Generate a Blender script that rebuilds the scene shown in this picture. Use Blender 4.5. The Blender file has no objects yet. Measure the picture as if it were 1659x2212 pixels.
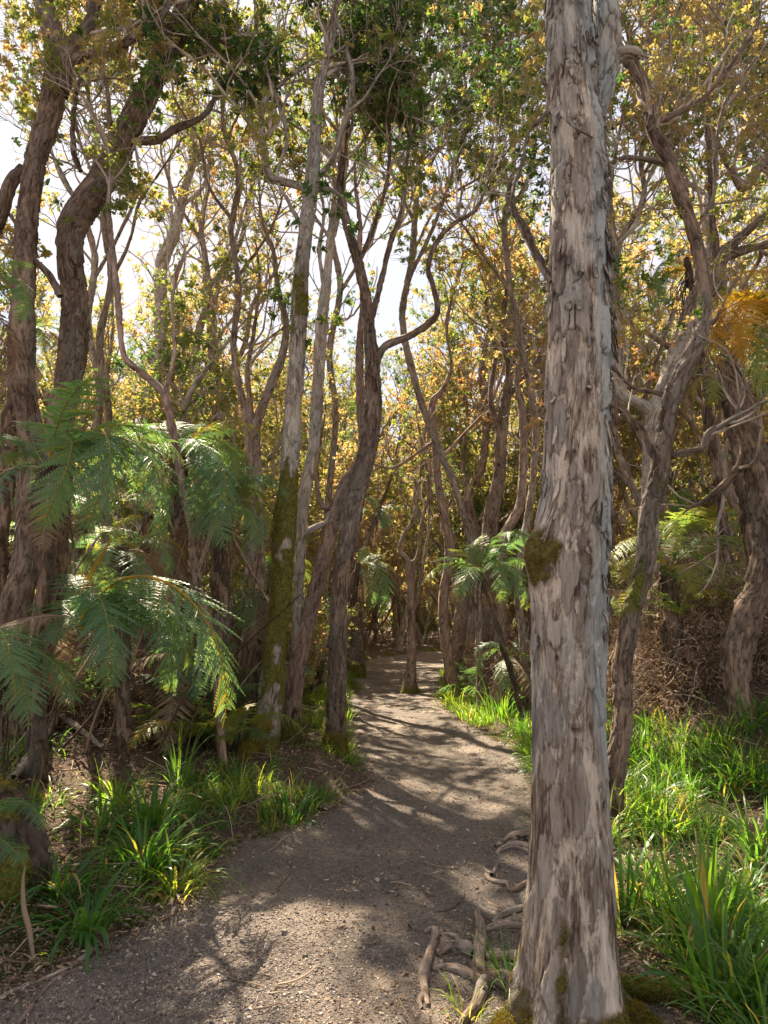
import bpy, math, random
import numpy as np
from mathutils import Vector, Matrix, Euler
R = math.radians
scene = bpy.context.scene
C = scene.collection

# ------------------------------------------------------------------ camera, sky, sun, exposure
PITCH = math.atan(234 / 1475)
CAMZ = 1.6
cd = bpy.data.cameras.new('camera'); cam = bpy.data.objects.new('camera', cd); C.objects.link(cam)
cam.location = (0, 0, CAMZ); cam.rotation_euler = (R(90) + PITCH, 0, 0)
cd.sensor_fit = 'VERTICAL'; cd.sensor_height = 36.0; cd.lens = 36.0 * 1475 / 2212
cd.clip_start = 0.05; cd.clip_end = 2000
scene.camera = cam
SUN_EL, SUN_AZ = 50.0, -24.0          # azimuth from +Y, negative = to the left
w = bpy.data.worlds.new('World'); scene.world = w; w.use_nodes = True
nt = w.node_tree; nt.nodes.clear()
wo = nt.nodes.new('ShaderNodeOutputWorld'); bg = nt.nodes.new('ShaderNodeBackground')
sky = nt.nodes.new('ShaderNodeTexSky'); sky.sky_type = 'NISHITA'; sky.sun_disc = False
sky.sun_elevation = R(SUN_EL); sky.sun_rotation = R(SUN_AZ); sky.air_density = 1.0; sky.dust_density = 0.6
# thin bright cloud veil over the blue: warm grey mixed into the physical sky
tcw = nt.nodes.new('ShaderNodeTexCoord'); nzw = nt.nodes.new('ShaderNodeTexNoise'); nzw.inputs['Scale'].default_value = 2.2; nzw.inputs['Detail'].default_value = 5
nt.links.new(tcw.outputs['Generated'], nzw.inputs['Vector'])
rw = nt.nodes.new('ShaderNodeValToRGB'); rw.color_ramp.elements[0].position = 0.35; rw.color_ramp.elements[0].color = (0.38, 0.38, 0.38, 1); rw.color_ramp.elements[1].position = 0.62; rw.color_ramp.elements[1].color = (0.92, 0.92, 0.92, 1)
nt.links.new(nzw.outputs['Fac'], rw.inputs[0])
mw = nt.nodes.new('ShaderNodeMix'); mw.data_type = 'RGBA'; nt.links.new(rw.outputs[0], mw.inputs['Factor']); nt.links.new(sky.outputs[0], mw.inputs['A']); mw.inputs['B'].default_value = (4.6, 4.25, 4.1, 1)
nt.links.new(mw.outputs['Result'], bg.inputs[0]); bg.inputs[1].default_value = 0.06
nt.links.new(bg.outputs[0], wo.inputs[0])
sl = bpy.data.lights.new('sun', 'SUN'); sl.energy = 5.0; sl.angle = R(0.5); sl.color = (1.0, 0.86, 0.66)
so = bpy.data.objects.new('sun', sl); C.objects.link(so)
sd = Vector((math.sin(R(SUN_AZ)) * math.cos(R(SUN_EL)), math.cos(R(SUN_AZ)) * math.cos(R(SUN_EL)), math.sin(R(SUN_EL))))
so.rotation_euler = (-sd).to_track_quat('-Z', 'Y').to_euler()
so.location = sd * 50
vs = scene.view_settings; vs.view_transform = 'Standard'; vs.look = 'None'; vs.exposure = 1.98; vs.gamma = 1.0
cy = scene.cycles; cy.max_bounces = 7; cy.diffuse_bounces = 4; cy.glossy_bounces = 2; cy.transmission_bounces = 4

# ------------------------------------------------------------------ numeric helpers
rng = np.random.default_rng(7); GAPS = []; DARKS = []
def P(x, y, D):
    """photo pixel (1659 x 2212) at world depth Y = D"""
    rx = (x - 829.5) / 1475; uy = (1106 - y) / 1475
    ca, sa = math.cos(PITCH), math.sin(PITCH)
    d = np.array([rx, ca - uy * sa, sa + uy * ca]); t = D / d[1]
    return np.array([0, 0, CAMZ]) + d * t, t
def pxr(wpx, t): return wpx * t / 1475 / 2

def _hash(ix, iy, iz, seed):
    h = (ix.astype(np.int64) * 374761393 + iy.astype(np.int64) * 668265263 + iz.astype(np.int64) * 2147483647 + seed * 974634777) & 0xffffffff
    h = ((h ^ (h >> 13)) * 1274126177) & 0xffffffff
    h = ((h ^ (h >> 16)) * 2246822519) & 0xffffffff
    return ((h ^ (h >> 15)) & 0xffffff) / float(0xffffff)
def vnoise(p, seed=0):
    p = np.asarray(p, float); i = np.floor(p).astype(np.int64); f = p - i; f = f * f * (3 - 2 * f)
    o = 0
    for dx in (0, 1):
        for dy in (0, 1):
            for dz in (0, 1):
                wt = (f[..., 0] if dx else 1 - f[..., 0]) * (f[..., 1] if dy else 1 - f[..., 1]) * (f[..., 2] if dz else 1 - f[..., 2])
                o = o + wt * _hash(i[..., 0] + dx, i[..., 1] + dy, i[..., 2] + dz, seed)
    return o
def fbm(p, octv=4, seed=0):
    p = np.asarray(p, float); a = 0.5; s = 0; n = 0
    for k in range(octv):
        s = s + a * vnoise(p, seed + k * 17); n += a; a *= 0.5; p = p * 2.03
    return s / n
def voro(p, seed=0):
    """3D cells: (edge distance F2-F1, random id, offset along z from the cell centre)"""
    p = np.asarray(p, float); i = np.floor(p).astype(np.int64); f1 = np.full(p.shape[:-1], 9.0); f2 = f1.copy(); cid = np.zeros_like(f1); dz = np.zeros_like(f1)
    for a in (-1, 0, 1):
        for b in (-1, 0, 1):
            for c in (-1, 0, 1):
                jx, jy, jz = i[..., 0] + a, i[..., 1] + b, i[..., 2] + c
                ox = jx + _hash(jx, jy, jz, seed) - p[..., 0]; oy = jy + _hash(jx, jy, jz, seed + 1) - p[..., 1]; oz = jz + _hash(jx, jy, jz, seed + 2) - p[..., 2]
                d = np.sqrt(ox * ox + oy * oy + oz * oz); n = d < f1
                f2 = np.where(n, f1, np.minimum(f2, d)); cid = np.where(n, _hash(jx, jy, jz, seed + 3), cid); dz = np.where(n, -oz, dz); f1 = np.where(n, d, f1)
    return f2 - f1, cid, dz
def sstep(a, b, x):
    t = np.clip((x - a) / (b - a), 0, 1); return t * t * (3 - 2 * t)
def unit(v): return v / np.maximum(np.linalg.norm(v, axis=-1, keepdims=True), 1e-9)
def rand_unit(n, r):
    return unit(r.normal(size=(n, 3)))

class Acc:
    """collects quads of one mesh with point attributes"""
    def __init__(s): s.V = []; s.Q = []; s.M = []; s.A = {}; s.n = 0
    def add(s, V, Q, mat=0, **at):
        V = np.asarray(V, float).reshape(-1, 3); Q = np.asarray(Q, np.int64).reshape(-1, 4)
        for k in set(list(s.A) + list(at)):
            s.A.setdefault(k, [])
            s.A[k].append((s.n, len(V), at.get(k)))
        s.V.append(V); s.Q.append(Q + s.n); s.M.append(np.full(len(Q), mat)); s.n += len(V)
    def build(s, name, mats, parent=None, smooth=True, origin=None):
        V = np.concatenate(s.V); Q = np.concatenate(s.Q); M = np.concatenate(s.M)
        if origin is not None: V = V - np.asarray(origin)
        me = bpy.data.meshes.new(name)
        me.vertices.add(len(V)); me.vertices.foreach_set('co', V.astype(np.float32).ravel())
        me.loops.add(len(Q) * 4); me.loops.foreach_set('vertex_index', Q.astype(np.int32).ravel())
        me.polygons.add(len(Q)); me.polygons.foreach_set('loop_start', np.arange(0, len(Q) * 4, 4, dtype=np.int32))
        if isinstance(mats, bpy.types.Material): mats = [mats]
        for m in mats: me.materials.append(m)
        me.polygons.foreach_set('material_index', M.astype(np.int32))
        me.polygons.foreach_set('use_smooth', np.full(len(Q), bool(smooth)))
        for k, lst in s.A.items():
            vec = any(a is not None and np.ndim(a) == 2 for _, _, a in lst)
            if vec:
                arr = np.zeros((len(V), 3), np.float32)
                for st, n, a in lst:
                    if a is not None: arr[st:st + n] = a
                at = me.attributes.new(k, 'FLOAT_VECTOR', 'POINT'); at.data.foreach_set('vector', arr.ravel())
            else:
                arr = np.zeros(len(V), np.float32)
                for st, n, a in lst:
                    if a is not None: arr[st:st + n] = a
                at = me.attributes.new(k, 'FLOAT', 'POINT'); at.data.foreach_set('value', arr)
        me.update(calc_edges=True)
        o = bpy.data.objects.new(name, me); C.objects.link(o)
        if parent: o.parent = parent
        return o
def tag(o, label=None, cat=None, group=None, kind=None):
    if label: o['label'] = label
    if cat: o['category'] = cat
    if group: o['group'] = group
    if kind: o['kind'] = kind
    return o
def empty(name, loc=(0, 0, 0), rz=0):
    o = bpy.data.objects.new(name, None); C.objects.link(o); o.location = loc; o.rotation_euler = (0, 0, rz)
    o.empty_display_size = 0.2
    return o
def copy_tree(o, parent=None):
    c = o.copy(); C.objects.link(c); c.parent = parent
    for ch in o.children: copy_tree(ch, c)
    return c

def catmull(pts, n):
    """pts k x m through a centripetal-ish Catmull-Rom, n samples evenly along xyz length"""
    pts = np.asarray(pts, float); k = len(pts)
    if k == 2: dense = pts[0] + (pts[1] - pts[0]) * np.linspace(0, 1, 40)[:, None]
    else:
        e = np.vstack([2 * pts[0] - pts[1], pts, 2 * pts[-1] - pts[-2]]); out = []
        for i in range(1, k):
            a, b, c, d = e[i - 1], e[i], e[i + 1], e[i + 2]
            t = np.linspace(0, 1, 24, endpoint=(i == k - 1))[:, None]
            out.append(0.5 * ((2 * b) + (-a + c) * t + (2 * a - 5 * b + 4 * c - d) * t ** 2 + (-a + 3 * b - 3 * c + d) * t ** 3))
        dense = np.vstack(out)
    L = np.r_[0, np.cumsum(np.linalg.norm(np.diff(dense[:, :3], axis=0), axis=1))]
    s = np.linspace(0, L[-1], n)
    return np.stack([np.interp(s, L, dense[:, j]) for j in range(dense.shape[1])], 1), L[-1]

def tube_big(pts, segs, step, plate=0.006, lump=0.08, flare=0.0, lobes=4, seed=0, moss=None, scale=1.0, closed_tip=True, post=None, cell=0.042, shed=0.35, shaggy=None, lichf=None):
    """one limb. pts: k x 4 (x y z r). Bark relief is modelled. moss: function(P, s, theta)->0..1"""
    pts = np.asarray(pts, float)
    L0 = np.linalg.norm(np.diff(pts[:, :3], axis=0), axis=1).sum()
    n = max(6, int(L0 / step))
    S, L = catmull(pts, n); c = S[:, :3]; r = np.maximum(S[:, 3], 0.002)
    T = unit(np.gradient(c, axis=0)); ref = np.array([0, -1.0, 0]) if abs(T[0][1]) < 0.9 else np.array([1.0, 0, 0])
    N = np.zeros_like(T); N[0] = unit(ref - T[0] * np.dot(ref, T[0]))
    for i in range(1, n):
        v = N[i - 1] - T[i] * np.dot(N[i - 1], T[i]); N[i] = v / np.linalg.norm(v)
    B = np.cross(T, N); th = np.linspace(0, 2 * math.pi, segs, endpoint=False)
    ct, st = np.cos(th), np.sin(th); s = np.linspace(0, L, n)
    r0 = float(np.median(r)); off = seed * 3.71
    co = np.stack([ct[None] * r[:, None] + off, st[None] * r[:, None] + off * 0.7, np.repeat(s[:, None], segs, 1)], -1)
    TH = np.repeat(th[None], n, 0); SS = np.repeat(s[:, None], segs, 1)
    q = co * np.array([1, 1, 0.28]) / scale
    rr = np.repeat(r[:, None], segs, 1)
    lum = (fbm(co * np.array([1, 1, 0.55]) / max(r0, 0.03) * 0.8, 3, seed) - 0.5) * 2 * lump * rr
    warp = np.stack([fbm(q * 14, 2, seed + 5), fbm(q * 14, 2, seed + 6), fbm(q * 14, 2, seed + 7)], -1) - 0.5
    fib = fbm(co * np.array([110, 110, 9]) / scale, 3, seed + 31) - 0.5
    cs = cell / scale
    ed, cid, dz = voro((co + warp * np.array([.05, .05, .22]) + (np.stack([fbm(co * np.array([60, 60, 60]), 2, seed + 9), fbm(co * np.array([60, 60, 60]), 2, seed + 10), fbm(co * np.array([60, 60, 25]), 2, seed + 13)], -1) - .5) * np.array([0.014, .014, .05])) * np.array([1 / cs, 1 / cs, 1 / (cs * 3.3)]), seed + 40)
    big_ = fbm(q * 5.5, 3, seed + 11)
    keep = sstep(0.0, 0.25, cid - (shed + (big_ - 0.5) * 1.6))                # a plate still on, or shed
    keep = keep * (shaggy(c[:, None, 2] + 0 * th[None], th[None] + 0 * c[:, None, 2]) if shaggy is not None else 1.0)
    lip = 0.45 + 0.55 * np.clip(0.5 - dz * 0.9, 0, 1)                         # plates stand off at their lower end
    pl = keep * sstep(0.02, 0.16, ed) * lip * (0.6 + 0.8 * cid)
    g = plate * (1.9 * pl - 0.6) + plate * 0.8 * fib + plate * 1.5 * (fbm(q * 12, 3, seed + 14) - .5)
    tone = np.clip(0.5 + (cid - 0.5) * 0.5 + (pl - 0.4) * 0.15, 0, 1); crack = keep * sstep(0.10, 0.0, ed) * sstep(.41, .56, fbm(co * 22, 2, seed + 15) - .22 * np.clip(dz, -.6, .6))  # dark line below plate edges: relief shade painted in, along with crevice dirt
    h = lum + g
    if flare: h = h + rr * flare * np.exp(-SS / (2.2 * r0)) * (0.45 + 0.55 * np.cos(lobes * TH + seed)) 
    V = c[:, None] + (N[:, None] * ct[None, :, None] + B[:, None] * st[None, :, None]) * (rr + h)[..., None]
    mo = np.zeros((n, segs)) if moss is None else np.clip(moss(V, SS, TH, co), 0, 1)
    if moss is not None:
        bump = (fbm(co * 28, 3, seed + 50)) * 0.02 * mo * min(1, r0 / 0.08)
        V = V + (N[:, None] * ct[None, :, None] + B[:, None] * st[None, :, None]) * bump[..., None]
    if post is not None: V = post(V, N, B, th, SS, rr)
    i = np.arange(n - 1)[:, None] * segs; j = np.arange(segs)[None]; j2 = (j + 1) % segs
    Q = np.stack([i + j, i + j2, i + segs + j2, i + segs + j], -1).reshape(-1, 4)
    return dict(V=V.reshape(-1, 3), Q=Q, bco=co.reshape(-1, 3), tone=tone.ravel(), relief=np.clip(pl, 0, 1).ravel(), crack=crack.ravel(), lich=(np.zeros_like(pl) if lichf is None else lichf(V, SS, TH, co)).ravel(), moss=mo.ravel(), c=c, r=r, T=T, L=L, s=s)

def tubes_batch(Pt, Rd, segs, r):
    """Pt B x N x 3, Rd B x N -> thin tubes"""
    B_, N_, _ = Pt.shape
    T = unit(np.gradient(Pt, axis=1)); ref = rand_unit(B_, r)[:, None]
    U = unit(np.cross(T, ref)); W = np.cross(T, U); th = np.linspace(0, 2 * math.pi, segs, endpoint=False)
    V = Pt[:, :, None] + (U[:, :, None] * np.cos(th)[None, None, :, None] + W[:, :, None] * np.sin(th)[None, None, :, None]) * Rd[:, :, None, None]
    b = np.arange(B_)[:, None, None] * (N_ * segs); i = np.arange(N_ - 1)[None, :, None] * segs; j = np.arange(segs)[None, None]; j2 = (j + 1) % segs
    Q = np.stack([b + i + j, b + i + j2, b + i + segs + j2, b + i + segs + j], -1).reshape(-1, 4)
    bco = np.zeros((B_, N_, segs, 3)); bco[..., 0] = r.random((B_, 1, 1)) * 9; bco[..., 1] = np.sin(th)[None, None] * 0.02; bco[..., 2] = np.linspace(0, 1, N_)[None, :, None]
    return V.reshape(-1, 3), Q, bco.reshape(-1, 3)

def grow(p0, d0, L, N, wig, up, r):
    B_ = len(p0); P_ = np.zeros((B_, N, 3)); P_[:, 0] = p0; d = unit(d0); k = rand_unit(B_, r) * wig
    for i in range(1, N):
        k = k * 0.45 + rand_unit(B_, r) * wig
        d = unit(d + k + np.array([0, 0, up])); P_[:, i] = P_[:, i - 1] + d * (L / (N - 1))[:, None]
    return P_

def leaves(c, d, n, size, r, tint, asp=0.6):
    """rosettes: c K x 3, d K x 3 axis"""
    K = len(c); a = unit(np.cross(d, rand_unit(K, r))); b = np.cross(d, a)
    ph = (np.arange(n)[None] * 2.4 + r.random((K, 1)) * 6.28); el = r.uniform(-0.25, 1.1, (K, n))
    A = (a[:, None] * np.cos(ph)[..., None] + b[:, None] * np.sin(ph)[..., None]) * np.cos(el)[..., None] + d[:, None] * np.sin(el)[..., None]
    A = unit(A); nn = unit(d[:, None] * np.cos(el)[..., None] - (a[:, None] * np.cos(ph)[..., None] + b[:, None] * np.sin(ph)[..., None]) * np.sin(el)[..., None] + r.normal(size=A.shape) * 0.35)
    S = unit(np.cross(A, nn)); nn = np.cross(S, A)
    Lf = (size * r.uniform(0.65, 1.25, (K, n)))[..., None]; W_ = Lf * asp * 0.5
    base = c[:, None] + A * Lf * 0.12 - d[:, None] * Lf * r.uniform(0, 0.6, (K, n))[..., None]
    v0 = base; tip = base + A * Lf - nn * Lf * 0.10
    l1 = base + A * Lf * 0.33 - S * W_ * 0.85 + nn * Lf * 0.07; l2 = base + A * Lf * 0.72 - S * W_ * 0.9 + nn * Lf * 0.05
    r1 = base + A * Lf * 0.33 + S * W_ * 0.85 + nn * Lf * 0.07; r2 = base + A * Lf * 0.72 + S * W_ * 0.9 + nn * Lf * 0.05
    V = np.stack([v0, l1, l2, tip, r2, r1], 2).reshape(-1, 3)
    m = K * n; o = np.arange(m)[:, None] * 6
    Q = np.concatenate([o + np.array([0, 1, 2, 3]), o + np.array([0, 3, 4, 5])])
    t = np.clip(np.repeat(tint, n) + r.normal(size=m) * 0.07, 0, 1)
    return V, Q, np.repeat(t, 6)

# ------------------------------------------------------------------ materials
def nodes(name):
    m = bpy.data.materials.new(name); m.use_nodes = True; t = m.node_tree; t.nodes.clear()
    return m, t, lambda k, **kw: mk(t, k, **kw), t.links.new
def mk(t, k, **kw):
    n = t.nodes.new(k)
    for a, v in kw.items(): setattr(n, a, v)
    return n
def ramp(t, fac, stops, interp='LINEAR'):
    n = t.nodes.new('ShaderNodeValToRGB'); n.color_ramp.interpolation = interp; e = n.color_ramp.elements
    while len(e) < len(stops): e.new(0.5)
    for i, (p, c) in enumerate(stops):
        e[i].position = p; e[i].color = (*c, 1) if len(c) == 3 else c
    t.links.new(fac, n.inputs[0]); return n.outputs[0]
def mixc(t, f, a, b, mode='MIX'):
    n = t.nodes.new('ShaderNodeMix'); n.data_type = 'RGBA'; n.blend_type = mode
    for s, v in ((n.inputs['Factor'], f), (n.inputs['A'], a), (n.inputs['B'], b)):
        if hasattr(v, 'is_linked') or isinstance(v, bpy.types.NodeSocket): t.links.new(v, s)
        else: s.default_value = v if not isinstance(v, tuple) else (*v, 1)
    return n.outputs['Result']
def math_(t, op, a, b=0.5, c=None):
    n = t.nodes.new('ShaderNodeMath'); n.operation = op
    for i, v in enumerate((a, b, c)):
        if v is None: continue
        if isinstance(v, bpy.types.NodeSocket): t.links.new(v, n.inputs[i])
        else: n.inputs[i].default_value = v
    return n.outputs[0]
def attr(t, name, out='Fac'):
    n = t.nodes.new('ShaderNodeAttribute'); n.attribute_name = name; return n.outputs[out]
def noise(t, vec, scale, detail=4, rough=0.6, mapping=None, dist=0.0):
    if mapping:
        mp = t.nodes.new('ShaderNodeMapping'); mp.inputs['Scale'].default_value = mapping; t.links.new(vec, mp.inputs[0]); vec = mp.outputs[0]
    n = t.nodes.new('ShaderNodeTexNoise'); n.inputs['Scale'].default_value = scale; n.inputs['Detail'].default_value = detail
    n.inputs['Roughness'].default_value = rough; n.inputs['Distortion'].default_value = dist; t.links.new(vec, n.inputs['Vector']); return n.outputs['Fac']

def bark_mat(name, dark, mid, pale, lichen=(0.36, 0.42, 0.42), lich=0.35, mossc=((0.05, 0.06, 0.012), (0.20, 0.19, 0.03)), fine=1.0):
    m, t, N, L = nodes(name)
    co = attr(t, 'bco', 'Vector'); tone = attr(t, 'tone'); rel = attr(t, 'relief'); mo = attr(t, 'moss')
    ck = attr(t, 'crack'); la = attr(t, 'lich')
    n1 = noise(t, co, 5.0 * fine, 4, 0.62, (1, 1, 0.3), 0.6)
    n2 = noise(t, co, 60 * fine, 5, 0.72, (1, 1, 0.15), 0.6)
    n3 = noise(t, co, 2.6 * fine, 4, 0.6, (1, 1, 0.35))
    n4 = noise(t, co, 11 * fine, 6, 0.72, (1, 1, 0.28), 0.8)
    # inner bark: streaks from dark brown to pale; plates: weathered grey
    fi = math_(t, 'ADD', math_(t, 'MULTIPLY', n4, 0.9), math_(t, 'MULTIPLY', math_(t, 'SUBTRACT', n2, 0.5), 0.55))
    n5 = noise(t, co, 3.2 * fine, 3, 0.55, (1, 1, 0.4), 1.0)
    fi = math_(t, 'ADD', fi, math_(t, 'MULTIPLY', math_(t, 'SUBTRACT', n5, 0.5), 0.5))
    inner = ramp(t, fi, [(0.31, dark), (0.42, mid), (0.53, pale), (0.74, tuple(min(1, c * 1.3) for c in pale))])
    fo = math_(t, 'ADD', math_(t, 'ADD', math_(t, 'MULTIPLY', n1, 0.6), math_(t, 'MULTIPLY', tone, 0.5)), math_(t, 'MULTIPLY', math_(t, 'SUBTRACT', n2, 0.5), 0.6))
    gr = lambda c, k: tuple((v * 0.8 + 0.2 * sum(c) / 3) * k for v in c)
    outer = ramp(t, fo, [(0.28, gr(dark, 1.15)), (0.5, gr(mid, .95)), (0.75, gr(pale, 0.80))])
    col = mixc(t, ramp(t, rel, [(0.12, (0, 0, 0)), (0.35, (1, 1, 1))]), inner, outer)
    lf = ramp(t, math_(t, 'ADD', n3, math_(t, 'MULTIPLY', la, 0.25)), [(0.50, (0, 0, 0)), (0.64, (1, 1, 1))])  # lichen patches; the side mask also paints bluish skylight onto the bark
    col = mixc(t, math_(t, 'MULTIPLY', lf, lich), col, lichen)
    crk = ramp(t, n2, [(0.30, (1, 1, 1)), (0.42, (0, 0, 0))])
    cf = math_(t, 'MAXIMUM', math_(t, 'MULTIPLY', crk, 0.6), math_(t, 'MULTIPLY', ck, 0.85))  # fine noise cracks, plus the painted shade and dirt at plate edges
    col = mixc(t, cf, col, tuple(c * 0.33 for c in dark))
    geo = N('ShaderNodeNewGeometry')
    mn = noise(t, geo.outputs['Position'], 45, 4, 0.75)
    mcol = ramp(t, mn, [(0.35, mossc[0]), (0.65, mossc[1])])
    mf = ramp(t, math_(t, 'ADD', mo, math_(t, 'MULTIPLY', math_(t, 'SUBTRACT', mn, 0.5), 0.7)), [(0.34, (0, 0, 0)), (0.64, (1, 1, 1))])
    col = mixc(t, mf, col, mcol)
    bs = N('ShaderNodeBsdfPrincipled'); L(col, bs.inputs['Base Color']); bs.inputs['Roughness'].default_value = 0.85
    bs.inputs['Specular IOR Level'].default_value = 0.25
    bu = N('ShaderNodeBump'); bu.inputs['Strength'].default_value = 0.9; bu.inputs['Distance'].default_value = 0.02 / fine
    hh = math_(t, 'ADD', math_(t, 'MULTIPLY', n2, 0.8), math_(t, 'MULTIPLY', n1, 0.5)); hh = math_(t, 'ADD', hh, math_(t, 'MULTIPLY', math_(t, 'MULTIPLY', mn, mf), 1.2))
    L(hh, bu.inputs['Height']); L(bu.outputs[0], bs.inputs['Normal'])
    o = N('ShaderNodeOutputMaterial'); L(bs.outputs[0], o.inputs[0]); return m
BARK = bark_mat('bark_ohia', (0.075, 0.046, 0.032), (0.20, 0.135, 0.098), (0.42, 0.315, 0.24), lich=.2)
BARKP = bark_mat('bark_pale', (0.13, 0.095, 0.072), (0.34, 0.265, 0.205), (0.60, 0.51, 0.43), lich=0.3, mossc=((0.07, 0.075, 0.018), (0.27, 0.25, 0.06)))
BARKR = bark_mat('bark_reddish', (0.09, 0.05, 0.035), (0.25, 0.155, 0.11), (0.44, 0.31, 0.24), lich=0.12)
BARKD = bark_mat('bark_dark', (0.045, 0.027, 0.018), (0.13, 0.082, 0.056), (0.29, 0.205, 0.15), lich=0.12)
ROT = bark_mat('bark_rotten', (0.025, 0.018, 0.012), (0.06, 0.04, 0.028), (0.13, 0.085, 0.06), lich=0.0)
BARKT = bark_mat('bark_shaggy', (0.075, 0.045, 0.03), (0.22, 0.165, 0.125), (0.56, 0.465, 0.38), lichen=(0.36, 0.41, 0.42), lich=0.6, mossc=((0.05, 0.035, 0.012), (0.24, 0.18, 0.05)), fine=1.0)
BARKG = bark_mat('bark_grey', (0.095, 0.07, 0.052), (0.25, 0.195, 0.15), (0.47, 0.40, 0.335), lich=0.3, mossc=((0.075, 0.08, 0.02), (0.27, 0.255, 0.065)))
TWIG = bark_mat('twig_bark', (0.13, 0.098, 0.075), (0.34, 0.26, 0.205), (0.56, 0.47, 0.40), lich=0.3)

def leaf_mat(name, stops, trans=0.5, rough=0.42, spec=0.4, tboost=2.0, objvar=0.10, tsat=(1.0, 1.0, 0.45)):
    m, t, N, L = nodes(name)
    ti = attr(t, 'tint'); oi = N('ShaderNodeObjectInfo')
    f = math_(t, 'ADD', ti, math_(t, 'MULTIPLY', math_(t, 'SUBTRACT', oi.outputs['Random'], 0.5), objvar))
    col = ramp(t, f, stops)
    bs = N('ShaderNodeBsdfPrincipled'); L(col, bs.inputs['Base Color']); bs.inputs['Roughness'].default_value = rough; bs.inputs['Specular IOR Level'].default_value = spec
    tr = N('ShaderNodeBsdfTranslucent'); tc = mixc(t, 1.0, col, (tboost * tsat[0], tboost * tsat[1], tboost * tsat[2]), 'MULTIPLY'); L(tc, tr.inputs[0])
    mx = N('ShaderNodeMixShader'); mx.inputs[0].default_value = trans; L(bs.outputs[0], mx.inputs[1]); L(tr.outputs[0], mx.inputs[2])
    o = N('ShaderNodeOutputMaterial'); L(mx.outputs[0], o.inputs[0]); return m
LEAF = leaf_mat('leaf_ohia', [(0.0, (0.035, 0.08, 0.025)), (0.25, (0.07, 0.125, 0.03)), (0.48, (0.16, 0.175, 0.045)), (0.66, (0.26, 0.215, 0.085)), (0.84, (0.32, 0.23, 0.12)), (1.0, (0.35, 0.19, 0.08))], trans=0.5, tboost=2.3, tsat=(1, .93, .62))
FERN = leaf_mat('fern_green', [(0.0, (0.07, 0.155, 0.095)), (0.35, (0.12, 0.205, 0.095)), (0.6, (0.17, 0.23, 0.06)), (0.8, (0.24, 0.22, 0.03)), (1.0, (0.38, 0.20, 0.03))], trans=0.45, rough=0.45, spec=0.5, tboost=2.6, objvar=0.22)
FERNG = leaf_mat('fern_golden', [(0.0, (0.24, 0.21, 0.03)), (0.5, (0.42, 0.27, 0.035)), (1.0, (0.46, 0.22, 0.035))], trans=0.5, rough=0.5, tboost=2.0, tsat=(1, 1, 0.45))
GRASS = leaf_mat('grass_blade', [(0.0, (0.045, 0.12, 0.04)), (0.4, (0.085, 0.185, 0.035)), (0.7, (0.19, 0.26, 0.045)), (0.9, (0.34, 0.30, 0.07)), (1.0, (0.34, 0.24, 0.12))], trans=0.5, rough=0.38, tboost=2.3, objvar=0.05, tsat=(1, 1.0, 0.3))
MOSS = leaf_mat('moss_tuft', [(0.0, (0.06, 0.075, 0.02)), (0.5, (0.19, 0.175, 0.045)), (1.0, (0.40, 0.24, 0.03))], trans=0.35, rough=0.8, spec=0.1, tboost=1.8, objvar=0.0)
DEAD = leaf_mat('dead_litter', [(0.0, (0.06, 0.037, 0.025)), (0.4, (0.20, 0.13, 0.088)), (0.75, (0.40, 0.29, 0.20)), (1.0, (0.58, 0.47, 0.37))], trans=0.2, rough=0.75, spec=0.2, tboost=1.2, objvar=0.0, tsat=(1, 0.9, 0.7))
STONE = leaf_mat('gravel_stone', [(0.0, (0.05, 0.045, 0.042)), (0.5, (0.15, 0.125, 0.11)), (0.85, (0.30, 0.25, 0.21)), (1.0, (0.46, 0.40, 0.35))], trans=0.0, rough=0.8, spec=0.3, objvar=0.0)

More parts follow.
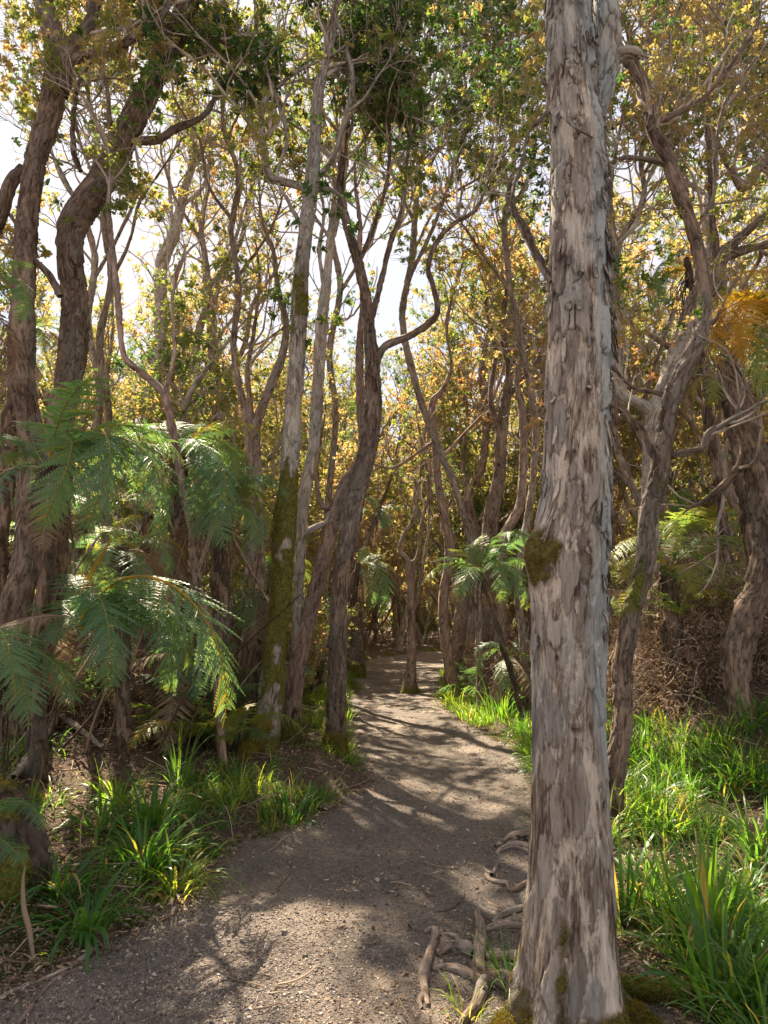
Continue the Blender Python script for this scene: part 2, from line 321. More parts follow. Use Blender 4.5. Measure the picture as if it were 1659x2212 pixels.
def ground_mat():
    m, t, N, L = nodes('forest_ground')
    g = N('ShaderNodeNewGeometry'); po = g.outputs['Position']; pm = attr(t, 'pathmask'); ms = attr(t, 'mossmask')
    n1 = noise(t, po, 2.2, 5, 0.6); n2 = noise(t, po, 38, 5, 0.75); n3 = noise(t, po, 130, 3, 0.7); n4 = noise(t, po, 0.9, 3, 0.5)
    path = ramp(t, math_(t, 'ADD', math_(t, 'MULTIPLY', n2, 0.7), math_(t, 'MULTIPLY', n3, 0.45)), [(0.38, (0.10, 0.08, 0.066)), (0.56, (0.29, 0.24, 0.20)), (0.72, (0.52, 0.44, 0.365))])
    path = mixc(t, ramp(t, n1, [(0.42, (0, 0, 0)), (0.68, (0.75, 0.75, 0.75))]), path, (0.43, 0.34, 0.27))
    path = mixc(t, ramp(t, n4, [(0.45, (.6, .6, .6)), (0.60, (0, 0, 0))]), path, mixc(t, 1.0, path, (.52, .54, .58), 'MULTIPLY'))
    soil = ramp(t, math_(t, 'ADD', math_(t, 'MULTIPLY', n2, 0.6), math_(t, 'MULTIPLY', n3, 0.5)), [(0.40, (0.05, 0.033, 0.023)), (0.55, (0.15, 0.10, 0.07)), (0.70, (0.33, 0.235, 0.17))])
    f = math_(t, 'ADD', pm, math_(t, 'MULTIPLY', math_(t, 'SUBTRACT', n2, 0.5), 0.6))
    col = mixc(t, ramp(t, f, [(0.40, (0, 0, 0)), (0.60, (1, 1, 1))]), soil, path)
    mf = math_(t, 'ADD', ms, math_(t, 'MULTIPLY', math_(t, 'SUBTRACT', n2, 0.5), 0.9))
    col = mixc(t, ramp(t, mf, [(0.45, (0, 0, 0)), (0.6, (1, 1, 1))]), col, ramp(t, n3, [(0.3, (0.05, 0.07, 0.012)), (0.7, (0.16, 0.16, 0.025))]))
    bs = N('ShaderNodeBsdfPrincipled'); L(col, bs.inputs['Base Color']); bs.inputs['Roughness'].default_value = 0.9; bs.inputs['Specular IOR Level'].default_value = 0.2
    bu = N('ShaderNodeBump'); bu.inputs['Strength'].default_value = 1.0; bu.inputs['Distance'].default_value = 0.05
    L(math_(t, 'ADD', math_(t, 'MULTIPLY', n2, 1.0), math_(t, 'MULTIPLY', n3, 0.5)), bu.inputs['Height']); L(bu.outputs[0], bs.inputs['Normal'])
    o = N('ShaderNodeOutputMaterial'); L(bs.outputs[0], o.inputs[0]); return m
GROUND = ground_mat()

# ------------------------------------------------------------------ ground
def GP(x, y):
    """photo pixel on level ground -> (depth, x)"""
    D = CAMZ / math.tan(math.atan((y - 1106) / 1475) - PITCH); return D, P(x, y, D)[0][0]
PL = np.array([(-3.0, -2.8), (-1.0, -2.6), (1.5, -2.4)] + [GP(*q) for q in ((0, 2130), (330, 1980), (480, 1830), (700, 1760), (800, 1690), (748, 1610), (752, 1480), (795, 1425))] + [(34, 1.4), (40, 5), (60, 30), (90, 60)])
PR = np.array([(-3.0, 2.4), (0, 2.2), (2.5, 1.5)] + [GP(*q) for q in ((1270, 2000), (1200, 1800), (1150, 1640), (1000, 1560), (945, 1510), (955, 1450))] + [(34, 4.6), (40, 9), (60, 36), (90, 70)])
for (x_, y_, rx_, ry_) in ((600, 2050, .45, .75), (500, 1880, .5, .6), (900, 1720, 1.0, .8), (1060, 1890, .45, .5), (480, 1740, .6, .6), (930, 1590, .9, .8), (1090, 1560, .6, 1.0), (850, 1500, .8, 1.5), (1420, 1900, .7, .8), (1560, 1960, .8, .8), (1420, 1640, .8, .9), (1200, 1700, .5, .6), (300, 1880, .4, .4), (780, 2150, .35, .25)):
    D_, X_ = GP(x_, y_); GAPS.append((X_, D_, rx_, ry_))
GAPS += [(-2.1, 4.7, 1.2, 1.2), (-1.9, 6.2, 1.1, 1.2), (-3.6, 7.5, 1.0, 1.2), (2.6, 6.3, 1.0, 1.0)]
for (x_, y_, rx_, ry_) in ((560, 2190, .4, .2), (930, 2050, .5, .35), (740, 1880, .25, .4), (850, 1800, .6, .2), (150, 2150, .5, .2)):
    D_, X_ = GP(x_, y_); DARKS.append((X_, D_, rx_, ry_))
def path_d(x, y):
    """signed distance inside the path (positive inside)"""
    l = np.interp(y, PL[:, 0], PL[:, 1]); r = np.interp(y, PR[:, 0], PR[:, 1])
    return np.minimum(x - l, r - x), x < (l + r) / 2
def gz(x, y, fine=True):
    x = np.asarray(x, float); y = np.asarray(y, float); d, left = path_d(x, y)
    p = np.stack([x, y, x * 0], -1)
    o = np.clip(-d, 0, 60)
    z = np.where(left, 0.16 * sstep(0, 0.5, o) + 0.22 * sstep(0.5, 3.5, o), 0.05 * sstep(0, 0.6, o) + 0.12 * sstep(0.5, 2, o))
    bank = sstep(2.5, 3.4, x - 0.10 * (y - 7)) * sstep(5.6, 7.2, y) * sstep(60, 20, y)
    z = z + bank * 0.75 + sstep(5, 25, o) * 0.8 * fbm(p * 0.12, 2, 4)
    z = z + (fbm(p * 0.7, 3, 2) - 0.5) * (0.06 + 0.22 * sstep(0.1, 1.5, o))
    z = z + (fbm(p * 4.0, 3, 9) - 0.5) * (0.03 + 0.06 * sstep(0, 0.6, o)) - 0.05 * sstep(0, 0.8, d)
    return z
def gz1(x, y): return float(gz(np.array([x]), np.array([y]))[0])
ys = np.r_[np.linspace(-14, 1.4, 30), np.arange(1.5, 8, 0.035), np.arange(8, 16, 0.07), np.arange(16, 45, 0.3), np.geomspace(45, 900, 30)]
xs0 = np.r_[-np.geomspace(900, 12, 24), np.arange(-11.5, -4, 0.25), np.arange(-4, 4, 0.035), np.arange(4, 11.5, 0.25), np.geomspace(12, 900, 24)]
XX, YY = np.meshgrid(xs0, ys); ZZ = gz(XX, YY)
far = sstep(60, 140, np.hypot(XX, YY)); ZZ = ZZ * (1 - far)
d, _ = path_d(XX, YY)
nse = fbm(np.stack([XX, YY, XX * 0], -1) * 2.5, 3, 21) - 0.5
pm = sstep(-0.18, 0.12, d + nse * 0.5)
# the trodden patch right of the big tree, and moss on the banks by the path
pm = np.maximum(pm, sstep(0.8, 0.2, np.hypot((XX - 1.8) / 1.0, (YY - 4.6) / 1.1)) * 0.8)
mm = sstep(0.62, 0.2, np.abs(-d - 0.35)) * sstep(0.5, 0.62, fbm(np.stack([XX, YY, XX * 0], -1) * 1.3, 3, 33)) * 0.9
mm = np.maximum(mm, sstep(1.3, 0.2, np.hypot(XX + 1.25, (YY - 17) / 3.2)))
ny, nx = XX.shape; ii = np.arange(ny - 1)[:, None] * nx; jj = np.arange(nx - 1)[None]
a = Acc(); a.add(np.stack([XX, YY, ZZ], -1), np.stack([ii + jj, ii + jj + 1, ii + nx + jj + 1, ii + nx + jj], -1), pathmask=pm.ravel(), mossmask=(mm * (1 - 0)).ravel())
tag(a.build('ground', GROUND), kind='structure')

# ------------------------------------------------------------------ trees traced from the photograph
def world_pts(pts, D, ground=True, flat=False):
    out = []
    for q in pts:
        x, y, wd = q[:3]; dd = q[3] if len(q) > 3 else 0
        p, t = P(x, y, D + dd); out.append([*p, pxr(wd, t) * .92])
    out = np.array(out)
    if ground:
        b = out[0].copy(); g = gz1(b[0], b[1])
        if b[2] > g - 0.05:
            b2 = b.copy(); b2[2] = g - 0.12; b2[3] *= 1.06; out = np.vstack([b2, out])
    return out
def ext_pts(out, L, r, up=0.25):
    d = unit(out[-1, :3] - out[-2, :3]); p = out[-1].copy(); n = max(2, int(L / 0.5)); rr = p[3]
    rows = []
    for i in range(n):
        d = unit(d + r.normal(size=3) * 0.25 + np.array([0, 0.05, up * 0.3])); p = p.copy(); p[:3] += d * L / n; p[3] = rr * (1 - (i + 1) / n * 0.75); rows.append(p)
    return np.vstack([out] + rows)

def lightmap(c):
    """how open the canopy is where the sun ray through c comes to the ground (0 closed .. 1 gap)"""
    t = np.maximum(c[:, 2], 0) / sd[2]; gx = c[:, 0] - sd[0] * t; gy = c[:, 1] - sd[1] * t
    q = np.stack([gx, gy, gx * 0], 1)
    v = 0.6 * sstep(.46, .56, fbm(q * np.array([1.3, 0.9, 1]), 3, 71))
    for x0, y0, rx, ry in GAPS: v = np.maximum(v, sstep(1.25, .75, np.hypot((gx - x0) / rx, (gy - y0) / ry) + (fbm(q * 2.5, 2, 72) - .5) * .5))
    for x0, y0, rx, ry in DARKS: v = v * (1 - .9 * sstep(1.2, .8, np.hypot((gx - x0) / rx, (gy - y0) / ry)))
    return v * sstep(24, 18, gy)
def twiggery(acc, cs, rs, Ts, nb, r, L1=(0.9, 2.0), nleaf=6, size=0.055, tint=0.35, tvar=0.18, n2=5, n3=5, up=0.12, zmin=2.0, ncl=2, segs=(6, 4, 3), root_at=None):
    """side branches -> twigs -> leaf rosettes, spread over the given centreline samples"""
    if nb < 1: return
    idx = r.integers(0, len(cs), nb); p0 = cs[idx]; T = Ts[idx]; rb = rs[idx]
    d0 = unit(np.cross(T, rand_unit(nb, r)) + T * 0.5 + np.array([0, 0, 0.25]))
    L = r.uniform(*L1, nb); b1 = grow(p0, d0, L, 10, 0.30, up, r)
    r1 = np.minimum(rb * 0.55, 0.012 + L * 0.010)[:, None] * np.linspace(1, 0.35, 10)[None]
    k1 = np.ones(nb, bool) if root_at is None else r.random(nb) > .55 * lightmap(b1[:, -1] + root_at)
    if k1.any(): V, Q, b = tubes_batch(b1[k1], r1[k1], segs[0], r); acc.add(V, Q, 0, bco=b, tone=np.full(len(V), 0.4))
    m = nb * n2; f = r.integers(3, 10, (nb, n2)); ar = np.arange(nb)[:, None]
    p = b1[ar, f].reshape(-1, 3); T1 = unit(np.gradient(b1, axis=1))[ar, f].reshape(-1, 3)
    L2 = np.repeat(L, n2) * r.uniform(0.3, 0.55, m); d2 = unit(np.cross(T1, rand_unit(m, r)) * 0.9 + T1 * 0.8 + np.array([0, 0, 0.2]))
    b2 = grow(p, d2, L2, 7, 0.33, up, r); r2 = (r1[ar, f].reshape(-1) * 0.6)[:, None] * np.linspace(1, 0.4, 7)[None]
    k2 = np.ones(m, bool) if root_at is None else (r.random(m) > .6 * lightmap(b2[:, -1] + root_at)) & np.repeat(k1, n2)
    if k2.any(): V, Q, b = tubes_batch(b2[k2], r2[k2], segs[1], r); acc.add(V, Q, 0, bco=b, tone=np.full(len(V), 0.5))
    m3 = m * n3; f = r.integers(2, 7, (m, n3)); ar = np.arange(m)[:, None]
    p = b2[ar, f].reshape(-1, 3); T2 = unit(np.gradient(b2, axis=1))[ar, f].reshape(-1, 3)
    L3 = r.uniform(0.12, 0.38, m3); d3 = unit(np.cross(T2, rand_unit(m3, r)) + T2 * 0.7 + np.array([0, 0, 0.3]))
    b3 = grow(p, d3, L3, 5, 0.3, 0.1, r); r3 = np.full((m3, 1), 0.0035) * np.linspace(1, 0.5, 5)[None] * (1 + size * 4)
    if root_at is not None:
        kp = (r.random(m3) > .78 * lightmap(b3[:, -1] + root_at)) & np.repeat(k2, n3); b3 = b3[kp]; r3 = r3[kp]; m3 = len(b3)
    else: kp = np.ones(m3, bool)
    if m3 < 2: return
    V, Q, b = tubes_batch(b3, r3, segs[2], r); acc.add(V, Q, 0, bco=b, tone=np.full(len(V), 0.5))
    tb = np.repeat(tint + r.normal(size=nb) * tvar, n2 * n3)[kp]; T3 = unit(b3[:, -1] - b3[:, -2])
    for k in range(ncl):
        c = b3[:, -1 - k] if k else b3[:, -1]; dd = unit(T3 + rand_unit(m3, r) * 0.35 + np.array([0, 0, 0.25]))
        keep = r.random(m3) < (1.0 if k == 0 else 0.6)
        if root_at is not None: keep &= r.random(m3) > .5 * lightmap(c + root_at)
        V, Q, tt = leaves(c[keep], dd[keep], nleaf, size, r, tb[keep]); acc.add(V, Q, 1, tint=tt)

def mossband(z0, z1, thr=0.45, ang=None, sc=3.0, seed=3, amp=1.0):
    def f(V, s, th, co):
        n = 0.6 * fbm(co * sc + seed * 2.2, 3, seed) + 0.4 * fbm(co * sc * 5 * np.array([1, 1, .6]), 3, seed + 1); z = V[..., 2] + (fbm(co * np.array([14, 14, 3]), 2, seed + 4) - .5) * .8
        k = sstep(z0 - 0.3, z0 + 0.3, z) * sstep(z1 + 0.35, z1 - 0.45, z)
        if ang is not None: k = k * (0.62 + 0.38 * np.cos(th - ang))
        return amp * k * sstep(thr - 0.12, thr + 0.2, n) * 1.15
    return f
def fmax(*fs):
    return lambda V, s, th, co: np.max([f(V, s, th, co) for f in fs], axis=0)
def basemoss(D, h=0.35):
    def f(V, s, th, co): return np.clip(1.25 * np.exp(-(s / h) ** 2) * (0.35 + fbm(co * 6, 3, 2)), 0, 1)
    return f

def traced_tree(label, D, trunk, limbs=(), mat=None, seed=1, ext=1.5, crown=(0.55, 14), dens=1.9, tint=0.35, size=0.066, nleaf=8, moss=None, flare=0.5, segs=36, step=0.03, plate=0.006, ncl=2, L1=(0.9, 2.0), group=None, tvar=0.22, lump=0.10, trunk_to_ground=True):
    mat = mat or BARK; r = np.random.default_rng(seed * 101 + 5)
    pts = world_pts(trunk, D, trunk_to_ground)
    if ext: pts = ext_pts(pts, ext, r)
    base = pts[0, :3].copy()
    root = tag(empty('tree', base), label, 'tree', group)
    t0 = tube_big(pts, segs, step, plate=plate, lump=lump, flare=flare if trunk_to_ground else 0, lobes=3 + seed % 3, seed=seed, moss=moss)
    a = Acc(); a.add(t0['V'], t0['Q'], bco=t0['bco'], tone=t0['tone'], relief=t0['relief'], crack=t0['crack'], lich=t0['lich'], moss=t0['moss']); a.build('trunk', mat, root, origin=base)
    src = [(t0, crown[0], crown[1])]
    for i, lb in enumerate(limbs):
        lp = world_pts(lb['p'], D, False)
        if lb.get('ext', 1.0): lp = ext_pts(lp, lb.get('ext', 1.0), r)
        k = tube_big(lp, lb.get('segs', 16), lb.get('step', 0.04), plate=plate * 0.7, lump=lump, seed=seed * 7 + i, moss=lb.get('moss'))
        b = Acc(); b.add(k['V'], k['Q'], bco=k['bco'], tone=k['tone'], relief=k['relief'], crack=k['crack'], lich=k['lich'], moss=k['moss']); b.build('branch', mat, root, origin=base)
        src.append((k, lb.get('f', 0.3), lb.get('n', 6)))
    cr = Acc(); any_ = False
    for k, f, nb in src:
        n = len(k['c']); s0 = int(n * f)
        if nb > 0 and s0 < n - 1:
            any_ = True
            twiggery(cr, k['c'][s0:], k['r'][s0:], k['T'][s0:], int(nb * dens), r, tint=tint, size=size, nleaf=nleaf, ncl=ncl, L1=L1, tvar=tvar, root_at=np.zeros(3))
    if any_: cr.build('crown', [TWIG, LEAF], root, smooth=False, origin=base)
    return root, t0
def lb(p, f=0.3, n=6, ext=1.0, **k): return dict(p=p, f=f, n=n, ext=ext, **k)

# ---- the big shaggy-barked tree in the foreground
def edges(lst): return [((a + b) / 2, y, b - a) for y, a, b in lst]
BIGD = 3.05
big_edges = [(2230, 1128, 1348), (2169, 1129, 1337), (2069, 1134, 1334), (1969, 1139, 1329), (1819, 1146, 1324), (1619, 1148, 1312), (1469, 1143, 1304), (1343, 1142, 1309), (1260, 1144, 1311),
             (1193, 1150, 1312), (1118, 1160, 1314), (1043, 1172, 1317), (893, 1179, 1314), (743, 1182, 1321), (600, 1187, 1314), (450, 1192, 1309), (300, 1189, 1302), (200, 1184, 1288), (100, 1181, 1282), (0, 1179, 1279)]
rb = np.random.default_rng(77)
bp = world_pts(edges(big_edges), BIGD); bp[:, 3] *= 1.06; bp = ext_pts(bp, 2.5, rb)
bbase = bp[0, :3].copy()
big = tag(empty('tree', bbase), 'big pale tree with shaggy peeling bark rising through the foreground beside the path', 'tree')
def bigmoss(V, s, th, co):
    n = fbm(co * 9, 3, 5); z = V[..., 2]
    zc = P(1170, 1195, BIGD)[0][2]
    z = z + (fbm(co * 11, 3, 6) - .5) * .22; pad = np.exp(-((z - zc) / 0.09) ** 2) * np.exp(-((((th + 0.9 + math.pi) % (2 * math.pi)) - math.pi) / 0.5) ** 2)
    pad2 = 0.55 * np.exp(-((z - zc + 0.02) / 0.09) ** 2) * np.exp(-((((th - 0.25 + math.pi) % (2 * math.pi)) - math.pi) / 0.45) ** 2)
    foot = 1.25 * np.exp(-((z + 0.02) / 0.13) ** 2)
    streak = 0.7 * np.exp(-((((th + 0.42 + math.pi) % (2 * math.pi)) - math.pi) / 0.16) ** 2) * sstep(0.85, 0.2, z)
    return np.clip((np.maximum.reduce([pad * 1.4, pad2, foot, streak])) * (-0.4 + 2.5 * n), 0, 1)
def bigpost(V, N, B, th, SS, rr):
    z = V[..., 2]; zc = P(1165, 1200, BIGD)[0][2]
    k = np.exp(-((z - zc) / 0.13) ** 2) * np.exp(-((((th[None] + 1.15 + math.pi) % (2 * math.pi)) - math.pi) / 0.6) ** 2)
    k = k * (0.03 + 0.045 * fbm(V * 18, 3, 8))
    crease = -0.02 * np.exp(-((((th[None] + 0.42 + math.pi) % (2 * math.pi)) - math.pi) / 0.10) ** 2) * sstep(0.95, 0.1, z)
    return V + (N[:, None] * np.cos(th)[None, :, None] + B[:, None] * np.sin(th)[None, :, None]) * (k + crease)[..., None]
bt = tube_big(bp, 300, 0.0065, plate=0.0075, lump=0.065, flare=0.62, lobes=5, seed=3, moss=bigmoss, post=bigpost, cell=0.066, shed=0.32, shaggy=lambda z, th: 0.5 + 0.5 * sstep(1.3, 2.4, z + 0.5 * np.cos(th - 1.5)), lichf=lambda V, s, th, co: sstep(-.1, .75, np.cos(th - 1.75)) * sstep(.2, 1.4, V[..., 2]))  # lichen colour gathered on the right side also paints in its bluish skylight
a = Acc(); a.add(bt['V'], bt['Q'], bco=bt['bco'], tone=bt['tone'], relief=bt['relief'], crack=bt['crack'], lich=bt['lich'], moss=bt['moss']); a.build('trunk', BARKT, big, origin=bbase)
def add_limb(root, base, p, D, mat, seed, ext=1.0, segs=20, step=0.03, name='branch', plate=0.005, **k):
    lp = world_pts(p, D, False)
    if ext: lp = ext_pts(lp, ext, np.random.default_rng(seed))
    kk = tube_big(lp, segs, step, plate=plate, lump=0.1, seed=seed, **k)
    b = Acc(); b.add(kk['V'], kk['Q'], bco=kk['bco'], tone=kk['tone'], relief=kk['relief'], crack=kk['crack'], lich=kk['lich'], moss=kk['moss']); return b.build(name, mat, root, origin=base), kk
_, st2 = add_limb(big, bbase, [(1272, 330, 40, .02), (1290, 240, 52, .04), (1306, 150, 60, .05), (1311, 80, 60, .05), (1308, 0, 52, .05)], BIGD, BARKT, 12, ext=2.0, segs=110, step=0.01, plate=0.0062, lichf=lambda V, s, th, co: .6 + 0 * s)
add_limb(big, bbase, [(1318, 150, 18, .05), (1340, 120, 22, .03), (1362, 114, 20, .03), (1380, 120, 17, .05), (1388, 123, 9, .05), (1393, 121, 3, .05)], BIGD, BARKT, 13, ext=0, segs=40, step=0.01)
add_limb(big, bbase, [(1195, 610, 12), (1165, 560, 16, .1), (1135, 500, 15, .2), (1108, 450, 12, .3), (1112, 400, 10, .4), (1130, 350, 9, .5), (1140, 290, 8, .6)], BIGD, BARKD, 14, ext=0.6, segs=24, step=0.012)
cr = Acc(); rr_ = np.random.default_rng(31)
for k_, f_, n_ in ((bt, 0.93, 8), (st2, 0.72, 7)):
    s0 = int(len(k_['c']) * f_); twiggery(cr, k_['c'][s0:], k_['r'][s0:], k_['T'][s0:], n_, rr_, tint=0.4, size=0.05, L1=(0.8, 1.6), root_at=np.zeros(3))
cr.build('crown', [TWIG, LEAF], big, smooth=False, origin=bbase)
# the long torn strip of bark hanging across the trunk, and loose flakes standing off it
def ribbon(c0, wid, nrm, thick=0.004):
    """c0 n x 3 centreline, wid n, nrm n x 3 face normal -> closed thin strip"""
    T = unit(np.gradient(c0, axis=0)); S = unit(np.cross(T, nrm)); n = len(c0); nn = unit(np.cross(S, T))
    cross = np.stack([c0 - S * wid[:, None] + nn * 0.004, c0 - S * wid[:, None] * 0.3 - nn * thick, c0 + S * wid[:, None] * 0.3 - nn * thick, c0 + S * wid[:, None] + nn * 0.004, c0 + S * wid[:, None] * .3 + nn * thick, c0 - S * wid[:, None] * .3 + nn * thick], 1)
    m = 6; i = np.arange(n - 1)[:, None] * m; j = np.arange(m)[None]; j2 = (j + 1) % m
    return cross.reshape(-1, 3), np.stack([i + j, i + j2, i + m + j2, i + m + j], -1).reshape(-1, 4)
sp = [P(1204, 218, BIGD - .19)[0], P(1214, 245, BIGD - .225)[0], P(1232, 268, BIGD - .22)[0], P(1254, 282, BIGD - .20)[0], P(1274, 294, BIGD - .15)[0], P(1288, 306, BIGD - .09)[0]]
cc, _ = catmull(np.array(sp), 30); wd = np.sin(np.linspace(0.15, 2.9, 30)) * 0.016 + 0.002
V, Q = ribbon(cc, wd, np.tile([0, -1, 0.4], (30, 1))); b = Acc(); b.add(V, Q, bco=V * 1.0, tone=np.full(len(V), 0.95)); b.build('bark_strip', BARKT, big, origin=bbase)
fl = Acc(); nf = 760; segn = bt['V'].reshape(-1, 300, 3).shape[0]; BV = bt['V'].reshape(segn, 300, 3)
for k in range(nf):
    i = int(rb.integers(int(segn * 0.22), int(segn * 0.97))); j = int(rb.choice([rb.integers(0, 300), int(rb.normal(75, 22)) % 300])); ln = rb.uniform(0.03, 0.14); stp = max(3, int(ln / 0.0065))
    if i + stp >= segn: continue
    w_ = rb.uniform(0.005, 0.018); rows = np.linspace(i, i + stp, 5).astype(int)
    c = BV[rows, j]; out = unit(c - bt['c'][rows]); curl = np.linspace(1, 0, 5) ** 1.6 * rb.uniform(0.006, 0.026)
    c = c + out * (curl + 0.001)[:, None]; V, Q = ribbon(c, w_ * np.array([0.35, 0.8, 1, 0.8, 0.4]) * rb.uniform(0.8, 1.2, 5), out, 0.0012)
    fl.add(V, Q, bco=bt['bco'].reshape(segn, 300, 3)[i, j] + (V - c[0]), tone=np.full(len(V), rb.random()))
tag(fl.build('loose_bark', BARKT, big, origin=bbase), 'loose curled flakes of bark')
# exposed roots of the big tree
def root_path(pix, wpx, lift=0.0):
    out = []
    for (x, y), w_ in zip(pix, wpx):
        D_, X_ = GP(x, y); z = gz1(X_, D_); t = P(x, y, D_)[1]; out.append([X_, D_, z + pxr(w_, t) * (0.35 + lift), pxr(w_, t)])
    return np.array(out)
roots = [([(1160, 2190), (1120, 2140), (1080, 2100), (1042, 2110), (1034, 2060), (1038, 2000), (1030, 1955)], [60, 44, 34, 32, 28, 26, 14]),
         ([(1045, 2105), (1030, 2150), (1000, 2190), (970, 2230)], [30, 26, 20, 16]),
         ([(1135, 1995), (1100, 1992), (1060, 1994), (1038, 2000)], [22, 20, 16, 10]),
         ([(1140, 2062), (1100, 2056), (1050, 2052)], [26, 22, 14]), ([(1140, 2110), (1095, 2102), (1050, 2102)], [26, 24, 16]),
         ([(1028, 2095), (1000, 2078), (965, 2066), (935, 2066)], [22, 20, 15, 8]),
         ([(925, 2150), (918, 2120), (915, 2080), (928, 2040), (940, 2005), (932, 1992), (915, 1996)], [10, 17, 20, 18, 15, 12, 6]),
         ([(918, 2120), (905, 2140), (912, 2155)], [12, 10, 5]), ([(1025, 2050), (1000, 2035), (975, 2030), (945, 2042)], [24, 28, 20, 8]), ([(1000, 2030), (980, 2005), (960, 1998)], [16, 12, 6]),
         ([(1140, 1955), (1095, 1965), (1062, 1980)], [16, 14, 8]), ([(1145, 1900), (1108, 1918), (1095, 1898), (1062, 1890), (1048, 1876)], [14, 13, 13, 10, 5]),
         ([(1150, 1812), (1110, 1812), (1070, 1822)], [28, 22, 8]), ([(1150, 1838), (1120, 1826), (1090, 1826), (1070, 1834)], [18, 15, 12, 6]), ([(1062, 1880), (1072, 1862), (1078, 1852)], [10, 9, 5])]
for i, (px_, wp) in enumerate(roots):
    kk = tube_big(catmull(root_path(px_, wp, 0.3), 14)[0], 20, 0.012, plate=0.0025, lump=0.22, seed=60 + i, scale=0.5)
    b = Acc(); b.add(kk['V'], kk['Q'], bco=kk['bco'], tone=kk['tone'], relief=kk['relief'], crack=kk['crack'], lich=kk['lich'], moss=kk['moss']); b.build('root', BARK, big, origin=bbase)
ROOTLIST = [([(1290, 2140), (1335, 2172), (1378, 2196), (1430, 2225)], [110, 80, 56, 30]), ([(1190, 2150), (1135, 2178), (1095, 2200), (1050, 2235)], [110, 78, 50, 26])]
def moss_tufts(parent, base, t, n, r, size=0.012, thr=0.45, tint=0.5, name='moss'):
    w_ = np.where(t['moss'] > thr)[0]
    if len(w_) == 0: return
    sel = r.choice(w_, n); c = t['V'][sel] + r.normal(size=(n, 3)) * 0.006; ctr = t['c'][np.clip(sel // (len(t['V']) // len(t['c'])), 0, len(t['c']) - 1)]
    d_ = unit(c - ctr + r.normal(size=c.shape) * 0.02); V, Q, tt = leaves(c, d_, 4, size, r, np.clip(tint + r.normal(size=n) * 0.2, 0, 1), asp=0.35)
    b = Acc(); b.add(V, Q, tint=tt); b.build(name, MOSS, parent, smooth=False, origin=base)
moss_tufts(big, bbase, bt, 5000, rb, size=0.009, thr=0.62, tint=0.45)

for i, (px_, wp) in enumerate(ROOTLIST):
    kk = tube_big(catmull(root_path(px_, wp, -.35), 14)[0], 40, 0.01, plate=0.005, lump=0.25, seed=160 + i, scale=0.8, moss=lambda V, s, th, co: np.clip(fbm(co * 9, 3, 4) * 2.4 - .6, 0, 1))
    b = Acc(); b.add(kk['V'], kk['Q'], bco=kk['bco'], tone=kk['tone'], relief=kk['relief'], crack=kk['crack'], lich=kk['lich'], moss=kk['moss']); b.build('root', BARKT, big, origin=bbase); moss_tufts(big, bbase, kk, 2500, rb, size=.011, thr=.5, tint=.6)
# ---- the other traced trees (pixel x, y, width; optional depth offset)
TR = traced_tree
A1, A1t = TR('dark leaning forked trunk at the very left, first of the two big left hand trees', 7.0,
   [(22, 1690, 86), (30, 1569, 74), (30, 1343, 70), (60, 1193, 60), (66, 1043, 58), (64, 918, 52), (48, 830, 56), (46, 743, 58), (50, 650, 50), (57, 500, 47), (75, 350, 47), (113, 225, 50), (120, 100, 46), (98, 20, 42), (88, -60, 36)],
   [lb([(128, 200, 44), (150, 110, 38), (190, 60, 30), (212, 0, 22)], n=5), lb([(150, 130, 20), (190, 120, 22), (245, 108, 22), (300, 72, 18), (345, 40, 14), (370, 0, 10)], n=9, ext=.8), lb([(50, 360, 20), (22, 400, 30), (0, 470, 30), (-40, 540, 34)], n=3, ext=.3), lb([(75, 560, 10), (110, 600, 16), (130, 640, 16)], n=0, ext=0)],
   mat=BARKD, seed=1, crown=(0.8, 12), tint=0.55, segs=64, step=0.02, plate=0.008, moss=basemoss(7, .5), ext=2, tvar=.12)
A2, A2t = TR('thick trunk that bends sharply right above the ferns, second of the big left hand trees', 7.6,
   [(70, 1560, 84), (100, 1350, 66), (118, 1193, 56), (128, 1043, 56), (130, 918, 58), (148, 830, 60), (160, 740, 62), (162, 650, 60), (150, 540, 58), (160, 485, 62), (190, 435, 62), (245, 350, 57), (298, 240, 53), (348, 140, 48), (385, 60, 46), (412, 0, 38), (430, -60, 32)],
   [lb([(300, 305, 18), (345, 300, 18), (380, 278, 16), (440, 250, 13), (470, 200, 8)], n=7), lb([(420, 60, 14), (450, 75, 12), (480, 90, 8)], n=4, ext=.5), lb([(175, 370, 10), (160, 330, 12), (158, 260, 10), (170, 180, 8)], n=5)],
   mat=BARKD, seed=2, crown=(0.86, 12), tint=0.5, segs=64, step=0.02, plate=0.009, ext=2, tvar=.12)
